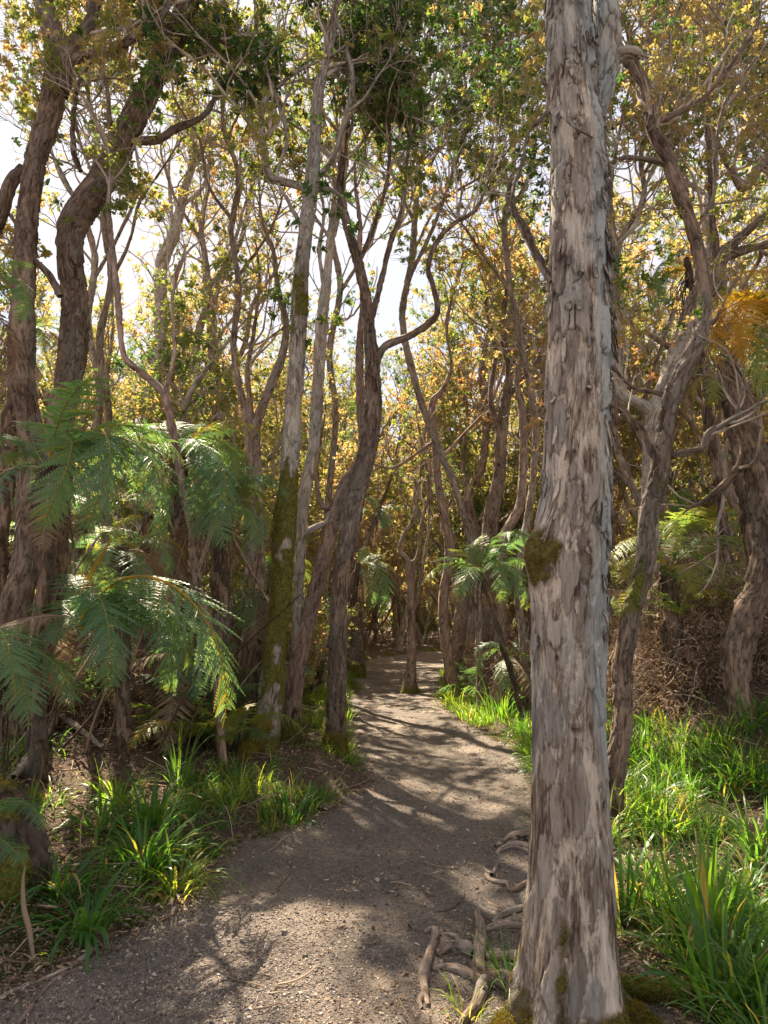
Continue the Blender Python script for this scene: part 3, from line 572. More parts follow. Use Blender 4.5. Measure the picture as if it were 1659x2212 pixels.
T3, T3t = TR('straight pale trunk sleeved in green moss, standing by the left edge of the path', 7.6,
   [(553, 1690, 85), (570, 1600, 66), (585, 1500, 56), (592, 1400, 48), (604, 1322, 43), (610, 1232, 48), (614, 1143, 50), (622, 1053, 40), (629, 964, 43), (633, 874, 40), (640, 800, 39), (645, 700, 37), (650, 600, 35), (660, 500, 33), (673, 400, 36), (680, 300, 28), (688, 200, 26), (712, 100, 18), (730, 0, 14)],
   [lb([(678, 418, 20), (640, 400, 18), (608, 392, 18), (582, 380, 18), (570, 320, 17), (566, 230, 12), (605, 185, 9), (650, 150, 7)], n=9), lb([(690, 380, 12), (720, 340, 13), (745, 260, 13), (762, 180, 12), (750, 110, 9), (735, 60, 6)], n=9),
    lb([(690, 408, 13), (720, 412, 10), (745, 430, 5)], n=4, ext=.6), lb([(652, 490, 10), (620, 430, 9), (598, 380, 8), (620, 300, 9), (600, 220, 9), (575, 140, 8), (552, 50, 7), (548, 0, 5)], n=8)],
   mat=BARKG, seed=3, crown=(0.72, 18), tint=0.2, segs=72, step=0.016, plate=0.006, flare=0.7, ext=2,
   moss=fmax(mossband(P(600, 1560, 7.6)[0][2], P(620, 1000, 7.6)[0][2], 0.36, 0.5, 2.6, 3, 1.0), mossband(P(640, 690, 7.6)[0][2] - .2, P(640, 620, 7.6)[0][2], 0.4, 0.0, 3), basemoss(7.6, .55)))
rm = np.random.default_rng(9); moss_tufts(T3, T3t['c'][0], T3t, 9000, rm, size=0.015, thr=0.5, tint=0.48)
kk = tube_big(np.array([[*P(570, 1560, 7.5)[0], .10], [*P(535, 1620, 7.35)[0], .085], [*P(508, 1672, 7.2)[0], .06], [*P(486, 1702, 7.0)[0], .03]]), 24, 0.02, lump=.15, seed=91, moss=lambda V, s, th, co: np.clip(0.5 + fbm(co * 6, 3, 1), 0, 1))
b = Acc(); b.add(kk['V'], kk['Q'], bco=kk['bco'], tone=kk['tone'], relief=kk['relief'], crack=kk['crack'], lich=kk['lich'], moss=kk['moss']); b.build('root', BARKP, T3, origin=T3t['c'][0])
kk['c'] = kk['c'].copy(); moss_tufts(T3, T3t['c'][0], kk, 3500, rm, size=0.018, thr=0.5, tint=0.8)
TR('slim grey trunk standing directly behind the mossy trunk', 8.6,
   [(625, 1600, 26), (636, 1480, 22), (642, 1360, 22), (645, 1277, 23), (650, 1143, 26), (661, 1053, 28), (678, 964, 27), (684, 874, 28), (690, 780, 28), (695, 700, 28), (706, 600, 22), (715, 520, 18), (735, 430, 14), (748, 340, 11)],
   [lb([(648, 1160, 14), (680, 1140, 15), (705, 1128, 12), (712, 1105, 8)], n=0, ext=0), lb([(700, 620, 10), (690, 540, 9), (700, 460, 7)], n=5)], seed=4, mat=BARKP, crown=(0.72, 12), tint=0.3, segs=40)
TR('reddish brown trunk leaning right into the dark twisted tree beside the path', 8.6,
   [(628, 1600, 42), (632, 1540, 40), (639, 1456, 40), (665, 1345, 36), (692, 1233, 32), (719, 1134, 31), (746, 1044, 29), (772, 1012, 26), (784, 960, 20), (780, 900, 20), (777, 829, 20), (778, 740, 18), (786, 650, 16), (775, 560, 13)],
   [lb([(742, 1060, 14), (700, 1100, 10), (680, 1020, 9)], n=0, ext=0)], seed=5, mat=BARKR, crown=(0.85, 7), tint=0.35, segs=44, step=.02, moss=basemoss(8.6, .4))
T5, T5t = TR('dark twisted trunk at the left edge of the path with moss round its foot', 8.3,
   [(722, 1640, 50), (724, 1591, 46), (728, 1456, 43), (730, 1360, 41), (733, 1277, 40), (755, 1143, 42), (773, 1053, 44), (795, 964, 42), (806, 874, 40), (803, 780, 34), (797, 700, 28), (790, 640, 24), (772, 560, 22), (748, 480, 20), (735, 400, 18), (745, 300, 14), (760, 200, 10)],
   [lb([(806, 800, 20), (830, 750, 18), (880, 728, 17), (925, 700, 16), (945, 670, 15), (936, 620, 13), (925, 575, 12), (945, 520, 12), (985, 480, 11), (1030, 450, 9), (1060, 380, 6)], n=14, f=.55), lb([(800, 700, 14), (825, 600, 13), (845, 520, 12), (870, 440, 10), (880, 340, 8), (900, 250, 6)], n=14),
    lb([(775, 570, 12), (810, 480, 11), (838, 380, 10), (842, 280, 8), (830, 180, 6)], n=14)],
   seed=6, mat=BARKD, crown=(0.7, 18), tint=0.2, segs=64, step=0.018, plate=0.007, moss=basemoss(8.3, .4), flare=.6)
moss_tufts(T5, T5t['c'][0], T5t, 4000, rm, size=0.018, thr=0.5, tint=0.6)
TR('thin crooked trunk winding up out of the ferns left of the mossy trunk', 6.9,
   [(482, 1650, 22), (478, 1600, 21), (465, 1443, 22), (440, 1318, 22), (422, 1233, 20), (416, 1143, 20), (400, 1080, 18), (388, 1013, 18), (370, 918, 18), (352, 848, 18), (310, 808, 16), (275, 780, 15), (262, 740, 14), (255, 650, 13), (245, 560, 12), (235, 450, 10), (240, 350, 8)],
   [lb([(424, 1240, 12), (450, 1170, 13), (465, 1090, 12)], n=0, ext=.0), lb([(355, 850, 10), (370, 800, 11), (378, 740, 9), (372, 650, 8), (395, 560, 7)], n=7)], seed=7, mat=BARKR, crown=(0.75, 9), tint=0.5, segs=30, step=.02)
TR('tall pale trunk behind the ferns with a slanting top against the sky', 16.0,
   [(318, 1300, 30), (320, 1100, 30), (320, 930, 30), (332, 830, 30), (345, 743, 30), (350, 575, 28), (375, 510, 26), (390, 450, 22), (402, 400, 18), (418, 355, 16), (440, 320, 12)],
   [lb([(352, 600, 10), (372, 520, 9), (368, 430, 8), (365, 350, 6)], n=7), lb([(420, 350, 9), (460, 335, 8), (490, 345, 7), (520, 390, 6)], n=7), lb([(400, 440, 8), (440, 400, 8), (455, 320, 7), (450, 240, 6)], n=9)], seed=8, mat=BARKP, crown=(0.6, 14), tint=0.55, segs=32, size=.06)
TR('grey trunk with two tops behind the fern crowns', 17.0,
   [(480, 1250, 34), (478, 1010, 32), (475, 943, 30), (468, 850, 28), (460, 768, 24), (456, 700, 20), (470, 620, 16), (520, 520, 11), (540, 420, 9)],
   [lb([(458, 710, 12), (440, 640, 11), (445, 560, 9), (430, 470, 7)], n=9), lb([(470, 850, 12), (500, 800, 13), (530, 740, 12), (545, 660, 10), (585, 600, 7)], n=9)], seed=9, crown=(0.6, 12), tint=0.5, segs=32, size=.06)
TR('grey trunk forking low just left of the mossy trunk', 11.0,
   [(560, 1250, 26), (557, 1100, 25), (555, 1023, 25), (550, 933, 26), (565, 883, 22), (590, 820, 22), (610, 768, 20), (618, 700, 14), (600, 620, 12), (590, 540, 10)],
   [lb([(548, 930, 14), (540, 870, 14), (535, 800, 12), (548, 720, 10), (560, 620, 8)], n=9)], seed=10, crown=(0.6, 12), tint=0.55, segs=30, size=.055)
TR('slender tree on the middle of the path that splits into two curved stems', 16.0,
   [(885, 1492, 42), (885, 1470, 30), (889, 1412, 22), (887, 1277, 19), (883, 1219, 17), (868, 1195, 10), (863, 1180, 9), (875, 1150, 9), (894, 1116, 9), (907, 1031, 8), (915, 950, 7)],
   [lb([(884, 1216, 9), (897, 1210, 8), (904, 1190, 8), (913, 1120, 8), (925, 1071, 7), (920, 1000, 6), (900, 900, 5)], n=6), lb([(890, 1330, 10), (902, 1290, 9), (912, 1230, 8), (925, 1150, 7), (930, 1040, 6), (925, 950, 5)], n=6)], seed=11, crown=(0.75, 8), tint=0.5, segs=28, size=.06, ext=1, moss=basemoss(16, .3))
TR('crooked reddish trunk rising through the fern on the right edge of the path', 13.6,
   [(990, 1515, 20), (984, 1490, 24), (966, 1412, 25), (957, 1322, 23), (960, 1268, 21), (968, 1220, 21), (970, 1165, 22), (948, 1053, 18), (941, 964, 17), (932, 900, 17), (935, 868, 17), (955, 842, 12), (975, 790, 8), (965, 700, 7), (990, 600, 6)],
   [lb([(945, 1000, 9), (1000, 940, 8), (1060, 870, 7), (1090, 780, 6)], n=8), lb([(940, 950, 7), (900, 980, 8), (850, 1010, 7), (800, 1000, 5)], n=5, ext=.2)], seed=12, mat=BARKR, crown=(0.62, 12), tint=0.62, segs=32, size=.06)
TR('trunk with a blackened foot behind the fern right of the path', 17.0,
   [(978, 1430, 38), (988, 1390, 34), (997, 1322, 31), (1006, 1259, 28), (1020, 1190, 26), (1021, 1143, 24), (1012, 1075, 24), (1042, 1000, 20), (1050, 900, 16), (1040, 800, 14), (1060, 700, 10)],
   [lb([(1012, 1090, 10), (1000, 1000, 10), (1010, 900, 8), (990, 800, 6)], n=8), lb([(1046, 950, 9), (1080, 860, 8), (1110, 760, 6)], n=6)], seed=13, crown=(0.6, 14), tint=0.6, segs=28, size=.065)
TR('dark kinked trunk between the path fern and the big foreground tree', 13.0,
   [(1050, 1400, 40), (1052, 1300, 38), (1055, 1188, 36), (1064, 1098, 36), (1078, 1031, 30), (1082, 941, 28), (1091, 874, 25), (1100, 800, 18), (1085, 700, 14), (1100, 600, 11)],
   [lb([(1082, 950, 12), (1060, 860, 12), (1070, 760, 9), (1050, 660, 7)], n=8), lb([(1095, 860, 12), (1130, 820, 11), (1165, 770, 10), (1180, 700, 6)], n=8)], seed=14, mat=BARKD, crown=(0.6, 14), tint=0.6, segs=32, size=.06)
TR('arching trunk that curves up behind the big foreground tree on its left side', 12.0,
   [(1080, 1400, 24), (1085, 1260, 24), (1087, 1165, 22), (1110, 1120, 21), (1124, 1085, 20), (1131, 986, 19), (1128, 897, 18), (1118, 820, 13), (1125, 740, 10), (1110, 650, 8)],
   [lb([(1132, 960, 12), (1152, 900, 13), (1172, 830, 12), (1176, 760, 8)], n=7)], seed=15, mat=BARKR, crown=(0.65, 9), tint=0.65, segs=30, size=.06)
TR('mossy footed dark trunk on the bank left of the path bend', 20.0,
   [(770, 1412, 40), (772, 1385, 30), (769, 1300, 28), (766, 1210, 26), (772, 1120, 22), (790, 1030, 18), (815, 960, 14), (850, 900, 10)],
   [lb([(770, 1200, 10), (800, 1130, 9), (835, 1060, 8), (860, 960, 6)], n=8)], seed=16, mat=BARKD, crown=(0.5, 12), tint=0.55, segs=28, size=.065, moss=basemoss(20, .5))
# right hand side
T7, T7t = TR('dark forked tree just right of the big foreground trunk, leaning to the right', 5.4,
   [(1322, 1830, 44), (1330, 1669, 46), (1345, 1560, 42), (1344, 1480, 40), (1346, 1418, 42), (1369, 1308, 42), (1394, 1218, 40), (1399, 1118, 40), (1420, 1043, 40), (1436, 943, 38), (1455, 850, 38), (1495, 770, 40), (1518, 700, 36), (1520, 620, 32), (1505, 520, 30), (1470, 420, 32), (1444, 350, 32), (1410, 280, 30), (1398, 200, 26), (1370, 150, 24), (1340, 110, 20)],
   [lb([(1448, 870, 18, .05), (1425, 850, 10, .1), (1370, 838, 8, .1), (1330, 800, 6, .1)], n=3, ext=.4), lb([(1425, 1010, 14), (1400, 960, 14), (1385, 925, 12), (1365, 905, 9)], n=2, ext=.3),
    lb([(1450, 985, 12), (1490, 975, 16), (1519, 968, 15), (1530, 935, 13), (1560, 918, 13), (1590, 895, 11)], n=4, ext=.3), lb([(1520, 705, 14), (1545, 690, 9), (1560, 660, 7), (1575, 630, 4)], n=3, ext=.2),
    lb([(1448, 360, 12), (1400, 345, 11), (1350, 340, 10), (1310, 360, 8)], n=5, ext=.3), lb([(1405, 270, 12), (1470, 240, 13), (1530, 200, 12), (1600, 110, 9), (1640, 40, 7)], n=12, f=.1), lb([(1500, 500, 10), (1540, 430, 9), (1545, 330, 8), (1560, 240, 7), (1600, 170, 5)], n=9)],
   seed=17, mat=BARKD, crown=(0.78, 8), tint=0.5, segs=64, step=0.015, plate=0.007, ext=0.3, L1=(.5, 1.3), size=.042,
   moss=fmax(mossband(P(1390, 1330, 5.4)[0][2], P(1390, 1200, 5.4)[0][2], 0.35, -1.2, 3, 4, .9), mossband(P(1420, 1080, 5.4)[0][2], P(1420, 1020, 5.4)[0][2], 0.3, 0, 4, 5, .8)))
TR('broad pale trunk half hidden behind the dark forked tree on the right', 8.5,
   [(1385, 1560, 38), (1388, 1440, 36), (1395, 1320, 34), (1405, 1180, 36), (1405, 1080, 40), (1410, 980, 48), (1420, 900, 50), (1445, 820, 44), (1470, 740, 38), (1490, 660, 26), (1530, 560, 18), (1525, 440, 13)],
   [lb([(1415, 900, 26), (1398, 880, 26), (1370, 866, 24), (1345, 850, 22), (1335, 800, 22), (1338, 740, 22), (1330, 680, 18), (1318, 620, 14), (1330, 540, 11), (1375, 480, 9), (1395, 400, 7)], n=10, f=.5, segs=28, step=.02)],
   seed=18, mat=BARKP, crown=(0.7, 12), tint=0.6, segs=48, step=.02, size=.05)
T8, T8t = TR('heavy dark S-shaped trunk at the right edge of the photo', 6.6,
   [(1625, 1640, 74), (1604, 1544, 56), (1590, 1470, 58), (1594, 1400, 68), (1612, 1335, 66), (1640, 1270, 62), (1652, 1180, 56), (1642, 1070, 54), (1622, 960, 52), (1600, 880, 48), (1580, 800, 44), (1560, 720, 38), (1553, 640, 32), (1555, 560, 30), (1590, 520, 20), (1650, 470, 16)],
   [lb([(1612, 920, 16), (1600, 1000, 18), (1570, 1040, 17), (1530, 1075, 13), (1500, 1090, 7)], n=3, ext=.2), lb([(1560, 555, 24), (1610, 540, 20), (1660, 530, 18)], n=5, ext=.8), lb([(1556, 600, 18), (1540, 480, 14), (1535, 380, 12), (1530, 270, 10), (1545, 180, 8), (1600, 100, 6)], n=14)],
   seed=19, mat=BARKD, crown=(0.84, 7), tint=0.5, segs=64, step=0.018, plate=0.010, ext=1.2, size=.05)
TR('tree whose bare pale limbs cross the sky at the top right corner', 10.0,
   [(1760, 1500, 60), (1755, 1200, 56), (1750, 900, 52), (1735, 650, 46), (1700, 480, 40), (1655, 350, 28), (1620, 390, 26), (1600, 400, 22), (1560, 330, 14), (1520, 240, 12), (1470, 130, 9)],
   [lb([(1735, 640, 30), (1700, 400, 26), (1665, 310, 22), (1650, 240, 12), (1600, 180, 9)], n=12), lb([(1700, 470, 18), (1680, 370, 15), (1640, 300, 12), (1590, 240, 10), (1550, 120, 8), (1500, 30, 6)], n=14)], seed=20, crown=(0.6, 14), tint=0.62, segs=36)
# crowns whose trunks stand a little further off and fill the canopy
TR('grey stemmed tree with a dense dark green crown at the top middle', 12.0,
   [(1035, 1400, 16), (1030, 1240, 16), (985, 1060, 16), (920, 900, 16), (870, 700, 16), (890, 560, 15), (900, 420, 14), (915, 300, 13), (905, 180, 11), (930, 60, 9)],
   [lb([(885, 600, 9), (940, 480, 9), (975, 380, 8), (1010, 260, 7), (1000, 140, 5)], n=16), lb([(895, 480, 8), (850, 380, 8), (830, 260, 7), (815, 130, 6), (820, 20, 4)], n=16), lb([(905, 400, 8), (960, 300, 7), (1010, 200, 6), (1060, 120, 5)], n=12), lb([(895, 540, 7), (950, 440, 6), (1040, 380, 5), (1080, 330, 4)], n=10)], seed=21, crown=(0.62, 18), tint=0.14, tvar=.12, segs=24, size=.06, nleaf=7)
TR('slim tree carrying a golden green crown against the sky left of centre', 9.5,
   [(530, 1300, 16), (545, 1100, 16), (530, 900, 15), (505, 760, 14), (515, 620, 14), (500, 500, 13), (515, 380, 12), (480, 260, 10), (500, 120, 8), (470, 20, 6)],
   [lb([(512, 600, 8), (570, 520, 7), (600, 460, 6)], n=8), lb([(505, 480, 8), (450, 400, 7), (430, 300, 6), (380, 220, 5)], n=10), lb([(490, 300, 7), (540, 200, 6), (600, 120, 5), (620, 30, 4)], n=12)], seed=22, crown=(0.6, 12), tint=0.5, tvar=.2, segs=24, size=.055)
TR('slim tree with twiggy limbs under the top left canopy', 9.0,
   [(230, 1300, 18), (225, 1100, 18), (235, 900, 17), (215, 740, 16), (240, 600, 15), (225, 480, 14), (240, 350, 12), (232, 200, 10), (215, 60, 7)],
   [lb([(235, 620, 8), (280, 520, 7), (300, 440, 6), (340, 380, 4)], n=6), lb([(228, 430, 8), (180, 330, 7), (150, 240, 6), (60, 180, 4)], n=10), lb([(238, 330, 7), (290, 220, 6), (280, 120, 5), (330, 20, 4)], n=10), lb([(225, 480, 7), (160, 420, 6), (110, 330, 5)], n=7)], seed=23, crown=(0.6, 12), tint=0.6, segs=24, size=.055)
TR('slim tree with an amber crown behind the big trunk at top right', 9.0,
   [(1425, 1400, 18), (1400, 1150, 17), (1330, 950, 16), (1335, 760, 16), (1330, 620, 16), (1340, 520, 15), (1390, 430, 13), (1385, 330, 11), (1420, 200, 9), (1400, 60, 7)],
   [lb([(1335, 560, 9), (1320, 420, 8), (1335, 300, 7), (1370, 160, 5)], n=8), lb([(1388, 380, 8), (1450, 280, 7), (1480, 160, 6), (1470, 40, 5)], n=12), lb([(1400, 240, 7), (1350, 130, 6), (1380, 20, 5)], n=8)], seed=24, crown=(0.6, 10), tint=0.66, tvar=.15, segs=24, size=.055)
TR('slim tree with an amber crown just left of the big foreground trunk', 11.0,
   [(1130, 1400, 18), (1120, 1250, 17), (1150, 1050, 16), (1155, 900, 15), (1120, 720, 15), (1100, 600, 14), (1090, 480, 13), (1110, 340, 11), (1090, 200, 9), (1110, 60, 7)],
   [lb([(1110, 640, 8), (1050, 560, 7), (1010, 500, 6)], n=10), lb([(1095, 470, 8), (1150, 360, 7), (1160, 240, 6)], n=9), lb([(1100, 280, 7), (1150, 160, 6), (1160, 40, 5)], n=8), lb([(1100, 180, 6), (1050, 90, 5), (1060, 0, 4)], n=7)], seed=25, crown=(0.55, 12), tint=0.58, tvar=.2, segs=24, size=.055)

TR('slim tree whose leafy top stands between the two big left trunks', 14.0,
   [(150, 1300, 18), (190, 1050, 18), (215, 850, 17), (190, 700, 16), (205, 560, 15), (180, 440, 14), (210, 330, 12), (190, 200, 9)],
   [lb([(205, 600, 9), (260, 500, 8), (300, 400, 7), (290, 300, 5)], n=14), lb([(185, 460, 8), (130, 380, 7), (100, 280, 6)], n=10), lb([(205, 360, 8), (270, 260, 6), (260, 150, 5)], n=12)], seed=26, crown=(0.5, 16), tint=0.45, segs=20)
TR('slim tree showing its leafy top between the mossy trunk and the dark twisted trunk', 15.0,
   [(700, 1350, 16), (708, 1100, 16), (725, 900, 15), (712, 760, 15), (735, 620, 14), (715, 500, 13), (725, 380, 11), (700, 260, 8)],
   [lb([(730, 640, 9), (790, 540, 8), (830, 440, 6)], n=14), lb([(715, 520, 8), (660, 430, 7), (640, 330, 5)], n=12), lb([(722, 420, 8), (780, 330, 6), (800, 230, 5)], n=14)], seed=27, crown=(0.5, 16), tint=0.35, segs=20)
TR('slim tree with a thin leafy top above the crowns of the tree ferns', 15.5,
   [(420, 1350, 16), (415, 1100, 16), (440, 900, 15), (425, 760, 15), (450, 620, 14), (435, 500, 12), (450, 400, 9)],
   [lb([(445, 640, 9), (500, 540, 8), (530, 440, 6)], n=12), lb([(435, 520, 8), (380, 430, 7), (350, 340, 5)], n=12)], seed=28, crown=(0.5, 14), tint=0.55, segs=20)

# ------------------------------------------------------------------ trees further back: a few kinds, copied
def generic_tree(seed, H, mat, tint, size=0.075, forks=4, crn=44, rtrunk=0.12):
    r = np.random.default_rng(seed); root = empty('tree')
    def limb(p, d, L, r0, r1, n=8, wig=.32, up=.28):
        g = grow(np.array([p]), np.array([d]), np.array([L]), n, wig, up, r)[0]; return np.c_[g, np.linspace(r0, r1, n)]
    tp = limb([0, 0, -0.4], [r.normal() * .1, r.normal() * .1, 1], H * 0.62, rtrunk, rtrunk * .62, 9, .26, .32)
    limbs = [tp]
    for k in range(forks):
        i = int(r.integers(3, 9)); p = tp[i]; an = r.random() * 6.28
        limbs.append(limb(p[:3], [math.cos(an) * .8, math.sin(an) * .8, .8], H * r.uniform(.35, .55), p[3] * .7, .018, 9, .36, .25))
    limbs.append(limb(tp[-1, :3], tp[-1, :3] - tp[-2, :3], H * .42, tp[-1, 3], .015, 8, .34, .3))
    a = Acc(); cr = Acc()
    for k, l in enumerate(limbs):
        t = tube_big(l, 10, 0.12, plate=0.006, lump=.12, seed=seed * 9 + k); a.add(t['V'], t['Q'], bco=t['bco'], tone=t['tone'], relief=t['relief'], crack=t['crack'], lich=t['lich'], moss=t['moss'])
        s0 = 0 if k else int(len(t['c']) * .55); s0 = s0 or int(len(t['c']) * .3)
        twiggery(cr, t['c'][s0:], t['r'][s0:], t['T'][s0:], crn // (forks + 2), r, tint=tint, size=size, nleaf=5, L1=(.7, 1.7), n2=5, n3=4, segs=(4, 3, 3), tvar=.15)
    a.build('trunk', mat, root); cr.build('crown', [TWIG, LEAF], root, smooth=False); return root
kinds = [generic_tree(201, 8.5, BARKP, .6), generic_tree(202, 7.5, BARKP, .62), generic_tree(203, 9.5, BARKP, .42, crn=50), generic_tree(204, 8.0, BARKR, .6), generic_tree(205, 7.0, BARKP, .38, crn=52), generic_tree(206, 9.0, BARK, .6, forks=4)]
klab = ['pale barked forest tree in the thicket far back', 'light grey forest tree with tawny leaves in the thicket far back', 'tall grey forest tree with olive leaves in the thicket far back', 'reddish barked forest tree with amber leaves in the thicket far back', 'low pale tree with green leaves in the thicket far back', 'dark barked many-stemmed tree in the thicket far back']
r = np.random.default_rng(55); used = [0] * 6; placed = []
tries = 0
while len(placed) < 150 and tries < 9000:
    tries += 1
    y = 12.5 + 40 * r.random() ** 1.15; ang = r.uniform(-36, 36); x = y * math.tan(R(ang))
    d_, _ = path_d(np.array([x]), np.array([y]))
    if d_[0] > -0.7: continue
    if min([9] + [math.hypot(x - a_, y - b_) for a_, b_ in placed]) < 1.15: continue
    if y < 21 and r.random() < .9 and path_d(np.array([x + 2.05]), np.array([y - 4.6]))[0][0] > -1.3: continue
    if y < 17 and r.random() < .65 and abs(x + 2.05) < 4.2: continue
    placed.append((x, y)); k = int(r.integers(0, 6))
    o = kinds[k] if used[k] == 0 else copy_tree(kinds[k]); used[k] += 1
    o.location = (x, y, gz1(x, y)); s_ = r.uniform(.8, 1.2) * (1 if y < 18 else 1.3); o.scale = (s_, s_, s_ * r.uniform(.95, 1.1)); o.rotation_euler = (r.normal() * .05, r.normal() * .05, r.random() * 6.28)
    tag(o, klab[k], 'tree', 'forest trees behind the traced ones: ' + klab[k].split(' in the')[0])

for k, x, y, q_ in ((0, -4.6, 19.5, 1.4), (2, -1.9, 25.5, 1.5)):
    o = copy_tree(kinds[k]); o.location = (x, y, gz1(x, y)); o.scale = (q_ * .85, q_ * .85, q_); o.rotation_euler = (0, 0, x * 3); placed.append((x, y)); tag(o, klab[k], 'tree', 'forest trees behind the traced ones: ' + klab[k].split(' in the')[0])
slim = [generic_tree(211, 7.0, BARKP, .62, forks=1, crn=24, rtrunk=.055), generic_tree(212, 8.0, BARKR, .7, forks=2, crn=28, rtrunk=.06), generic_tree(213, 6.5, BARKP, .5, forks=2, crn=30, rtrunk=.05)]
sll = ['thin pale sapling trunk in the crowd of stems beyond the path bend', 'thin reddish stem in the crowd of stems beyond the path bend', 'thin pale forked stem in the crowd of stems beyond the path bend']
used = [0] * 3; pl2 = []; tries = 0; r = np.random.default_rng(58)
while len(pl2) < 150 and tries < 9000:
    tries += 1
    y = r.uniform(19, 50); x = y * math.tan(R(r.normal(1.5, 13 if len(pl2) > 40 else 6)))
    if path_d(np.array([x]), np.array([y]))[0][0] > -.5: continue
    if min([9] + [math.hypot(x - a_, y - b_) for a_, b_ in placed + pl2]) < .7: continue
    pl2.append((x, y)); k = int(r.integers(0, 3)); o = slim[k] if not used[k] else copy_tree(slim[k]); used[k] = 1
    o.location = (x, y, gz1(x, y)); s_ = r.uniform(.8, 1.2); o.scale = (s_, s_, s_); o.rotation_euler = (r.normal() * .06, r.normal() * .06, r.random() * 6.28)
    tag(o, sll[k], 'tree', 'slim stems at the path end: ' + sll[k].split(' in the')[0])

# ------------------------------------------------------------------ tree ferns and low ferns
def frond_mesh(name, seed, e0, e1, npair=32, m=14, mat=FERN, tint=0.25, twist=0.0, wmax=0.30):
    """unit-length frond leaving the origin along +X; returns object data and chord vector"""
    r = np.random.default_rng(seed); n = 40; s = np.linspace(0, 1, n); el = R(e0) + (R(e1) - R(e0)) * s ** 1.15
    c = np.zeros((n, 3)); dx = 1 / (n - 1)
    for i in range(1, n): c[i] = c[i - 1] + np.array([math.cos(el[i]), twist * s[i] ** 1.5, math.sin(el[i])]) * dx
    a = Acc(); V, Q, _ = tubes_batch(c[None], (np.linspace(0.0075, 0.0018, n))[None], 4, r); a.add(V, Q, 0, tint=np.full(len(V), 0.82))
    si = np.linspace(0.13, 0.985, npair); ci = np.stack([np.interp(si, s, c[:, k]) for k in range(3)], 1)
    T = unit(np.gradient(c, axis=0)); ti = unit(np.stack([np.interp(si, s, T[:, k]) for k in range(3)], 1))
    sp = (si[1] - si[0]); u_ = (si - si[0]) / (si[-1] - si[0])
    Lp = wmax * (sstep(-0.25, 0.42, u_) * (1 - u_ ** 2.2) ** 0.8 + 0.02)
    for side in (-1, 1):
        Y = np.tile([0, side, 0], (npair, 1)); nn = unit(np.cross(ti, Y)) * side
        Lq = Lp * r.uniform(.9, 1.08, npair); Lq = Lq * np.where(r.random(npair) < .07, r.uniform(.2, .7, npair), 1); ang = R(62) + r.normal(size=npair) * 0.10; fold = r.normal(size=npair) * 0.13 - 0.10
        D_ = unit(Y * np.sin(ang)[:, None] + ti * np.cos(ang)[:, None] + nn * fold[:, None])
        E = unit(np.cross(nn, D_))                                   # in plane, across the pinna
        u = (np.arange(m) + 0.5) / m; du = 1 / m
        def pos(uu): return ci[:, None] + D_[:, None] * (uu * Lq[:, None])[..., None] - (np.array([0, 0, 1.0]) * 0.20)[None, None] * (Lq[:, None] * uu ** 2)[..., None]
        U = np.tile(u, (npair, 1))
        # pinna midrib as thin quad
        q0, q1 = pos(U * 0), pos(np.ones_like(U)); mid = pos(U)
        for sg in (-1, 1):
            pl = sp * 0.58 * np.clip(1.02 - U ** 2.5, 0.12, 1) * np.clip(Lq / wmax * 3, 0.3, 1)[:, None] * r.uniform(.85, 1.12, U.shape)
            e = unit(E[:, None] * sg + D_[:, None] * 0.35 + nn[:, None] * (r.normal(size=U.shape) * 0.12 - 0.15)[..., None])
            wv = D_[:, None] * (Lq[:, None] * du * 0.50)[..., None]
            A0 = mid - wv; A1 = mid + wv; B1 = mid + e * pl[..., None] + wv * 0.45; B0 = mid + e * pl[..., None] - wv * 0.35
            V = np.stack([A0, A1, B1, B0] if sg * side > 0 else [A1, A0, B0, B1], 2).reshape(-1, 3); k = npair * m
            tt = np.clip(tint + 0.12 * np.repeat(u_, m) + np.repeat(r.normal(size=npair) * 0.06 + np.where(r.random(npair) < .05, .45, 0), m) + r.normal(size=k) * 0.04, 0, 1)
            a.add(V, np.arange(k * 4).reshape(-1, 4), 0, tint=np.repeat(tt, 4))
        rb_ = np.stack([pos(np.full((npair, 1), v))[:, 0] for v in (0, .3, .6, 1.0)], 1)
        V, Q, _ = tubes_batch(rb_, np.tile([0.0022, 0.0018, .0013, .0006], (npair, 1)), 3, r); a.add(V, Q, 0, tint=np.full(len(V), min(1, tint + 0.3)))
    o = a.build(name, mat, smooth=False); me = o.data; bpy.data.objects.remove(o)
    return me, c[-1].copy()
def frond_set(mat, tint, seed):
    return [frond_mesh('frond', seed + k, e0, e1, mat=mat, tint=tint, twist=tw, wmax=wm) for k, (e0, e1, tw, wm) in enumerate([(40, -45, .05, .31), (35, -75, -.08, .28), (55, -15, .06, .29), (15, -40, -.04, .32), (65, -75, .1, .27), (45, -115, -.05, .27)])]
FS = frond_set(FERN, 0.18, 400); FSY = frond_set(FERN, 0.52, 420); FSG = frond_set(FERNG, 0.45, 440); FSD = frond_set(DEAD, 0.45, 460)[2:]
